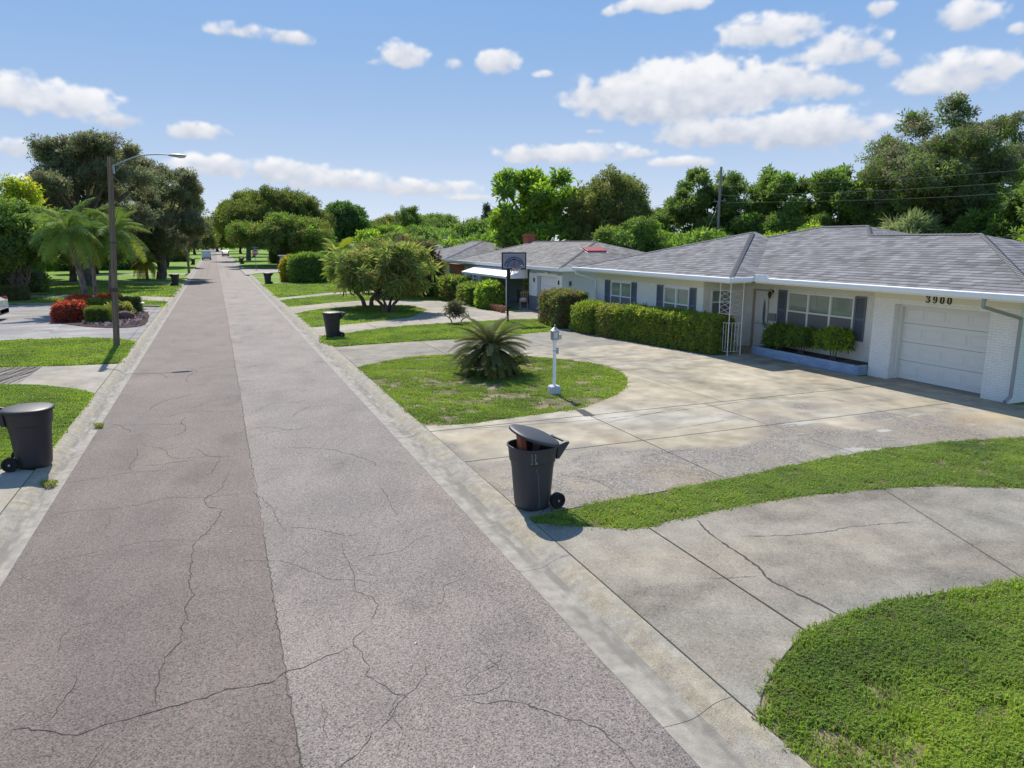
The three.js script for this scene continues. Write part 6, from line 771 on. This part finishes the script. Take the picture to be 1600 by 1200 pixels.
// left bed
const RED = [[0.544, 0.056, 0.028], [0.448, 0.080, 0.035], [0.640, 0.120, 0.042], [0.256, 0.096, 0.042]]; hedge('croton_bush', 'large red leaved bush in the left bed', -6.95, 41.4, 1.3, 1.5, .85, 0, { seed: 221, count: 1200, size: .19, leaf: 'broad', colors: RED, ball: .7, category: 'bush' }); hedge('croton_bush', 'red orange bush behind the large red one', -7.2, 46.0, 1.3, 1.4, .85, 0, { seed: 222, count: 700, size: .19, leaf: 'broad', colors: [[0.640, 0.160, 0.042], [0.544, 0.096, 0.042]], ball: .7, category: 'bush' }); hedge('croton_bush', 'orange bush right behind the palm trunks', -5.9, 47.4, 1.3, 1.2, .85, 0, { seed: 223, count: 500, size: .18, leaf: 'broad', colors: [[0.672, 0.256, 0.042], [0.560, 0.144, 0.042]], ball: .7, category: 'bush' });
hedge('box_hedge', 'clipped green box beside the red leaved bush', -5.55, 40.2, 1.05, 1.3, .75, 0, { seed: 224, count: 1500, size: .12, leaf: 'tiny', colors: [[0.208, 0.272, 0.028], [0.160, 0.224, 0.028]], ball: .25 }); hedge('box_hedge', 'rounded green hedge at the foot of the palms', -6.2, 44.2, 1.6, 1.4, .8, 0, { seed: 225, count: 1100, size: .13, leaf: 'tiny', colors: [[0.224, 0.304, 0.028], [0.176, 0.240, 0.028]], ball: .4 }); hedge('box_hedge', 'dark green hedge right of the palms', -5.0, 46.0, 1.7, 1.0, .8, 0, { seed: 226, count: 900, size: .13, leaf: 'tiny', colors: [[0.144, 0.208, 0.028], [0.192, 0.240, 0.028]], ball: .3 }); hedge('mixed_shrub', 'yellow variegated plant behind the lamp pole', -4.9, 42.6, 1.0, 1.2, .7, 0, { seed: 227, count: 350, size: .17, leaf: 'broad', colors: [[0.416, 0.384, 0.084], [0.288, 0.320, 0.056]], ball: .8, category: 'shrub' });
hedge('box_hedge', 'low clipped hedge behind the parked white car', -13.4, 57.0, 3.2, 1.4, .95, 0, { seed: 228, count: 1500, size: .15, leaf: 'tiny', colors: [[0.144, 0.208, 0.028], [0.208, 0.240, 0.042], [0.240, 0.192, 0.056]], ball: .3 }); hedge('mixed_shrub', 'shrubs at the back of the left yards', -17, 66, 9, 2.2, 1.8, 0, { seed: 229, count: 2200, size: .3, colors: [...C.dark, ...C.mid], ball: .3, category: 'shrub' });
hedge('tall_hedge', 'tall green hedge closing the left yards behind the oaks', -22, 116, 26, 2.4, 3.0, .1, { seed: 231, count: 3000, size: .5, colors: [...C.dark, ...C.mid], ball: .1 });
hedge('tall_hedge', 'tall green hedge behind the corner oak past the cross street', 24, 140, 30, 2.4, 3.2, -.05, { seed: 232, count: 3000, size: .55, colors: [...C.dark, ...C.mid], ball: .1 });
hedge('tall_hedge', 'tall green hedge beyond the parked van on the left verge', -16, 160, 22, 2.4, 3.4, .1, { seed: 233, count: 2200, size: .6, colors: [...C.dark, ...C.mid], ball: .1 });
// ---------- palms ----------
function frondGeo(L, n, leaf, wid, o = {}) {                            // rachis along +x, arching; leaflets on both sides
  const pos = [], pt = t => new THREE.Vector3(L * (t - .12 * t * t * (o.arch ?? 1)), L * ((o.rise ?? .25) * t - (o.sag ?? .55) * t * t), 0); const tri = (a, b, c) => pos.push(a.x, a.y, a.z, b.x, b.y, b.z, c.x, c.y, c.z); const r = rng(o.seed ?? 1);
  const rw = o.rachis ?? .018; for (let i = 0; i < 10; i++) { const a = pt(i / 10), b = pt((i + 1) / 10), wa = rw * (1 - i / 10 * .8), wb = rw * (1 - (i + 1) / 10 * .8), s = (p, k, y) => new THREE.Vector3(p.x, p.y + y, k); tri(s(a, -wa, 0), s(a, 0, wa), s(b, 0, wb)); tri(s(a, -wa, 0), s(b, 0, wb), s(b, -wb, 0)); tri(s(a, 0, wa), s(a, wa, 0), s(b, wb, 0)); tri(s(a, 0, wa), s(b, wb, 0), s(b, 0, wb)); }
  for (let i = 0; i < n; i++) { const t = (o.from ?? .15) + (1 - (o.from ?? .15)) * i / (n - 1), b = pt(t), d = pt(Math.min(1, t + .02)).sub(pt(Math.max(0, t - .02))).normalize(), ll = leaf * (o.even ? (.45 + .55 * Math.sin(Math.PI * clamp(t * .9 + .05))) : Math.sin(Math.PI * (.18 + .72 * (t)))) * (.88 + .24 * r()); for (const s of [-1, 1]) { const out = d.clone().multiplyScalar(o.fwd ?? .55).add(new THREE.Vector3(0, (o.vee ?? .25) + (r() - .5) * (o.mess ?? .15), s)).normalize(), m = b.clone().addScaledVector(out, ll * .5), e = b.clone().addScaledVector(out, ll).add(new THREE.Vector3(0, -ll * (o.limp ?? .1), 0)), w = d.clone().multiplyScalar(wid / 2); tri(b.clone().sub(w), b.clone().add(w), m.clone().add(w)); tri(b.clone().sub(w), m.clone().add(w), m.clone().sub(w)); tri(m.clone().sub(w), m.clone().add(w), e); } }
  const g = new THREE.BufferGeometry(); g.setAttribute('position', new THREE.Float32BufferAttribute(pos, 3)); g.computeVertexNormals(); return prep(g);
}
function palm(name, label, X, D, o) {
  const t = thing(name, label, o.category ?? 'palm tree', P(X, GY, D), 0, o.group), r = rng(o.seed), top = new THREE.Vector3(o.lean?.[0] ?? 0, o.h, o.lean?.[1] ?? 0); if (o.trunk) part(t, 'trunk', taper([new THREE.Vector3(0, -.1, 0), top.clone().multiplyScalar(.5).add(new THREE.Vector3(-(o.lean?.[0] ?? 0) * .12, 0, 0)), top], o.trunk * 1.15, o.trunk * .8, 12, 10), M.barkGrey); if (o.sheath) part(t, 'crown_shaft', taper([top.clone().add(new THREE.Vector3(0, -.1, 0)), top.clone().add(new THREE.Vector3(0, .5, 0))], o.trunk * .85, o.trunk * .5, 10), o.sheath);
  for (let i = 0; i < o.n; i++) { const f = part(t, 'frond', o.geos[i % o.geos.length], o.mats[Math.floor(r() * o.mats.length)]); const k = i / o.n; f.position.copy(top).add(new THREE.Vector3(0, o.sheath ? .4 : 0, 0)); f.rotation.set(0, i * 2.39996 + r() * .3, lerp(o.up ?? 1.15, o.down ?? -.55, Math.pow(k, o.pow ?? .8)) + (r() - .5) * .22, 'YXZ'); f.rotation.x = (r() - .5) * .4; f.scale.setScalar(.85 + .3 * r()); }
  return t;
}
const qg = [frondGeo(2.4, 46, .62, .045, { seed: 1, sag: .62, rise: .3, limp: .5, vee: .1, mess: .6, rachis: .03 }), frondGeo(2.2, 44, .58, .045, { seed: 2, sag: .75, rise: .35, limp: .6, vee: .0, mess: .7, rachis: .03 })], qm = [leafMat([0.200, 0.296, 0.042], .35), leafMat([0.160, 0.256, 0.042], .35), leafMat([0.256, 0.320, 0.049], .35)];
palm('queen_palm', 'arching feathery palm with a leaning trunk in the left bed', -6.9, 46.8, { seed: 301, h: 4.1, lean: [-.55, .2], trunk: .17, n: 24, geos: qg, mats: qm, sheath: mat([0.192, 0.240, 0.070], .8), up: 1.2, down: -.75 });
palm('queen_palm', 'second feathery palm behind the lamp pole', -6.0, 48.4, { seed: 302, h: 4.0, lean: [.55, .1], trunk: .15, n: 22, geos: qg, mats: qm, sheath: mat([0.192, 0.240, 0.070], .8), up: 1.2, down: -.75 });
palm('queen_palm', 'slimmer feathery palm between the two in the bed', -6.9, 49.6, { seed: 303, h: 4.3, lean: [.1, 0], trunk: .11, n: 16, geos: qg, mats: qm, sheath: mat([0.192, 0.240, 0.070], .8), up: 1.2, down: -.6 });
palm('small_palm', 'small yellowing palm on the lawn below the big oak', -6.9, 85.5, { seed: 304, h: 1.9, trunk: .14, n: 18, geos: [frondGeo(2.0, 34, .5, .05, { seed: 4, sag: .8, rise: .3, limp: .4 })], mats: [leafMat([0.544, 0.320, 0.028], .35), leafMat([0.352, 0.288, 0.042], .35), leafMat([0.208, 0.272, 0.042], .35)], up: 1.0, down: -.9 });
palm('small_palm', 'bushy yellow green palm left of the mango trees', 13.0, 82, { seed: 305, h: 2.0, trunk: .2, n: 22, geos: [frondGeo(3.1, 40, .8, .07, { seed: 5, sag: .6, rise: .4, limp: .4 })], mats: [leafMat([0.304, 0.352, 0.028], .4), leafMat([0.224, 0.320, 0.028], .4)], up: 1.3, down: -.4 });
const sg = [frondGeo(1.38, 48, .15, .016, { seed: 6, sag: .42, rise: .28, even: true, fwd: .6, vee: .5, limp: .02, mess: .06, rachis: .014, from: .12 }), frondGeo(1.28, 46, .15, .016, { seed: 7, sag: .58, rise: .30, even: true, fwd: .6, vee: .45, limp: .05, mess: .06, rachis: .014, from: .12 })];
const sm1 = [leafMat([.125, .15, .045], .3), leafMat([.155, .155, .05], .3), leafMat([.25, .23, .05], .3)];
const sago = palm('sago_palm', 'big sago palm with stiff arching fronds on the round driveway island', 7.4, 19.75, { seed: 306, h: .78, trunk: .24, n: 150, geos: sg, mats: sm1, up: 1.15, down: -.75, pow: .75 });
{ const r = rng(8), darkM = sm1; for (let i = 0; i < 90; i++) { const f = part(sago, 'pup_frond', sg[1], darkM[i % 3]); const a = r() * 6.283, q = .25 + .45 * r(); f.position.set(Math.cos(a) * q, .10 + .12 * r(), Math.sin(a) * q); f.rotation.set(0, -a + (r() - .5) * 1.2, .35 + .5 * r(), 'YXZ'); f.scale.setScalar(.5 + .28 * r()); } }
renderer.render(scene, camera);
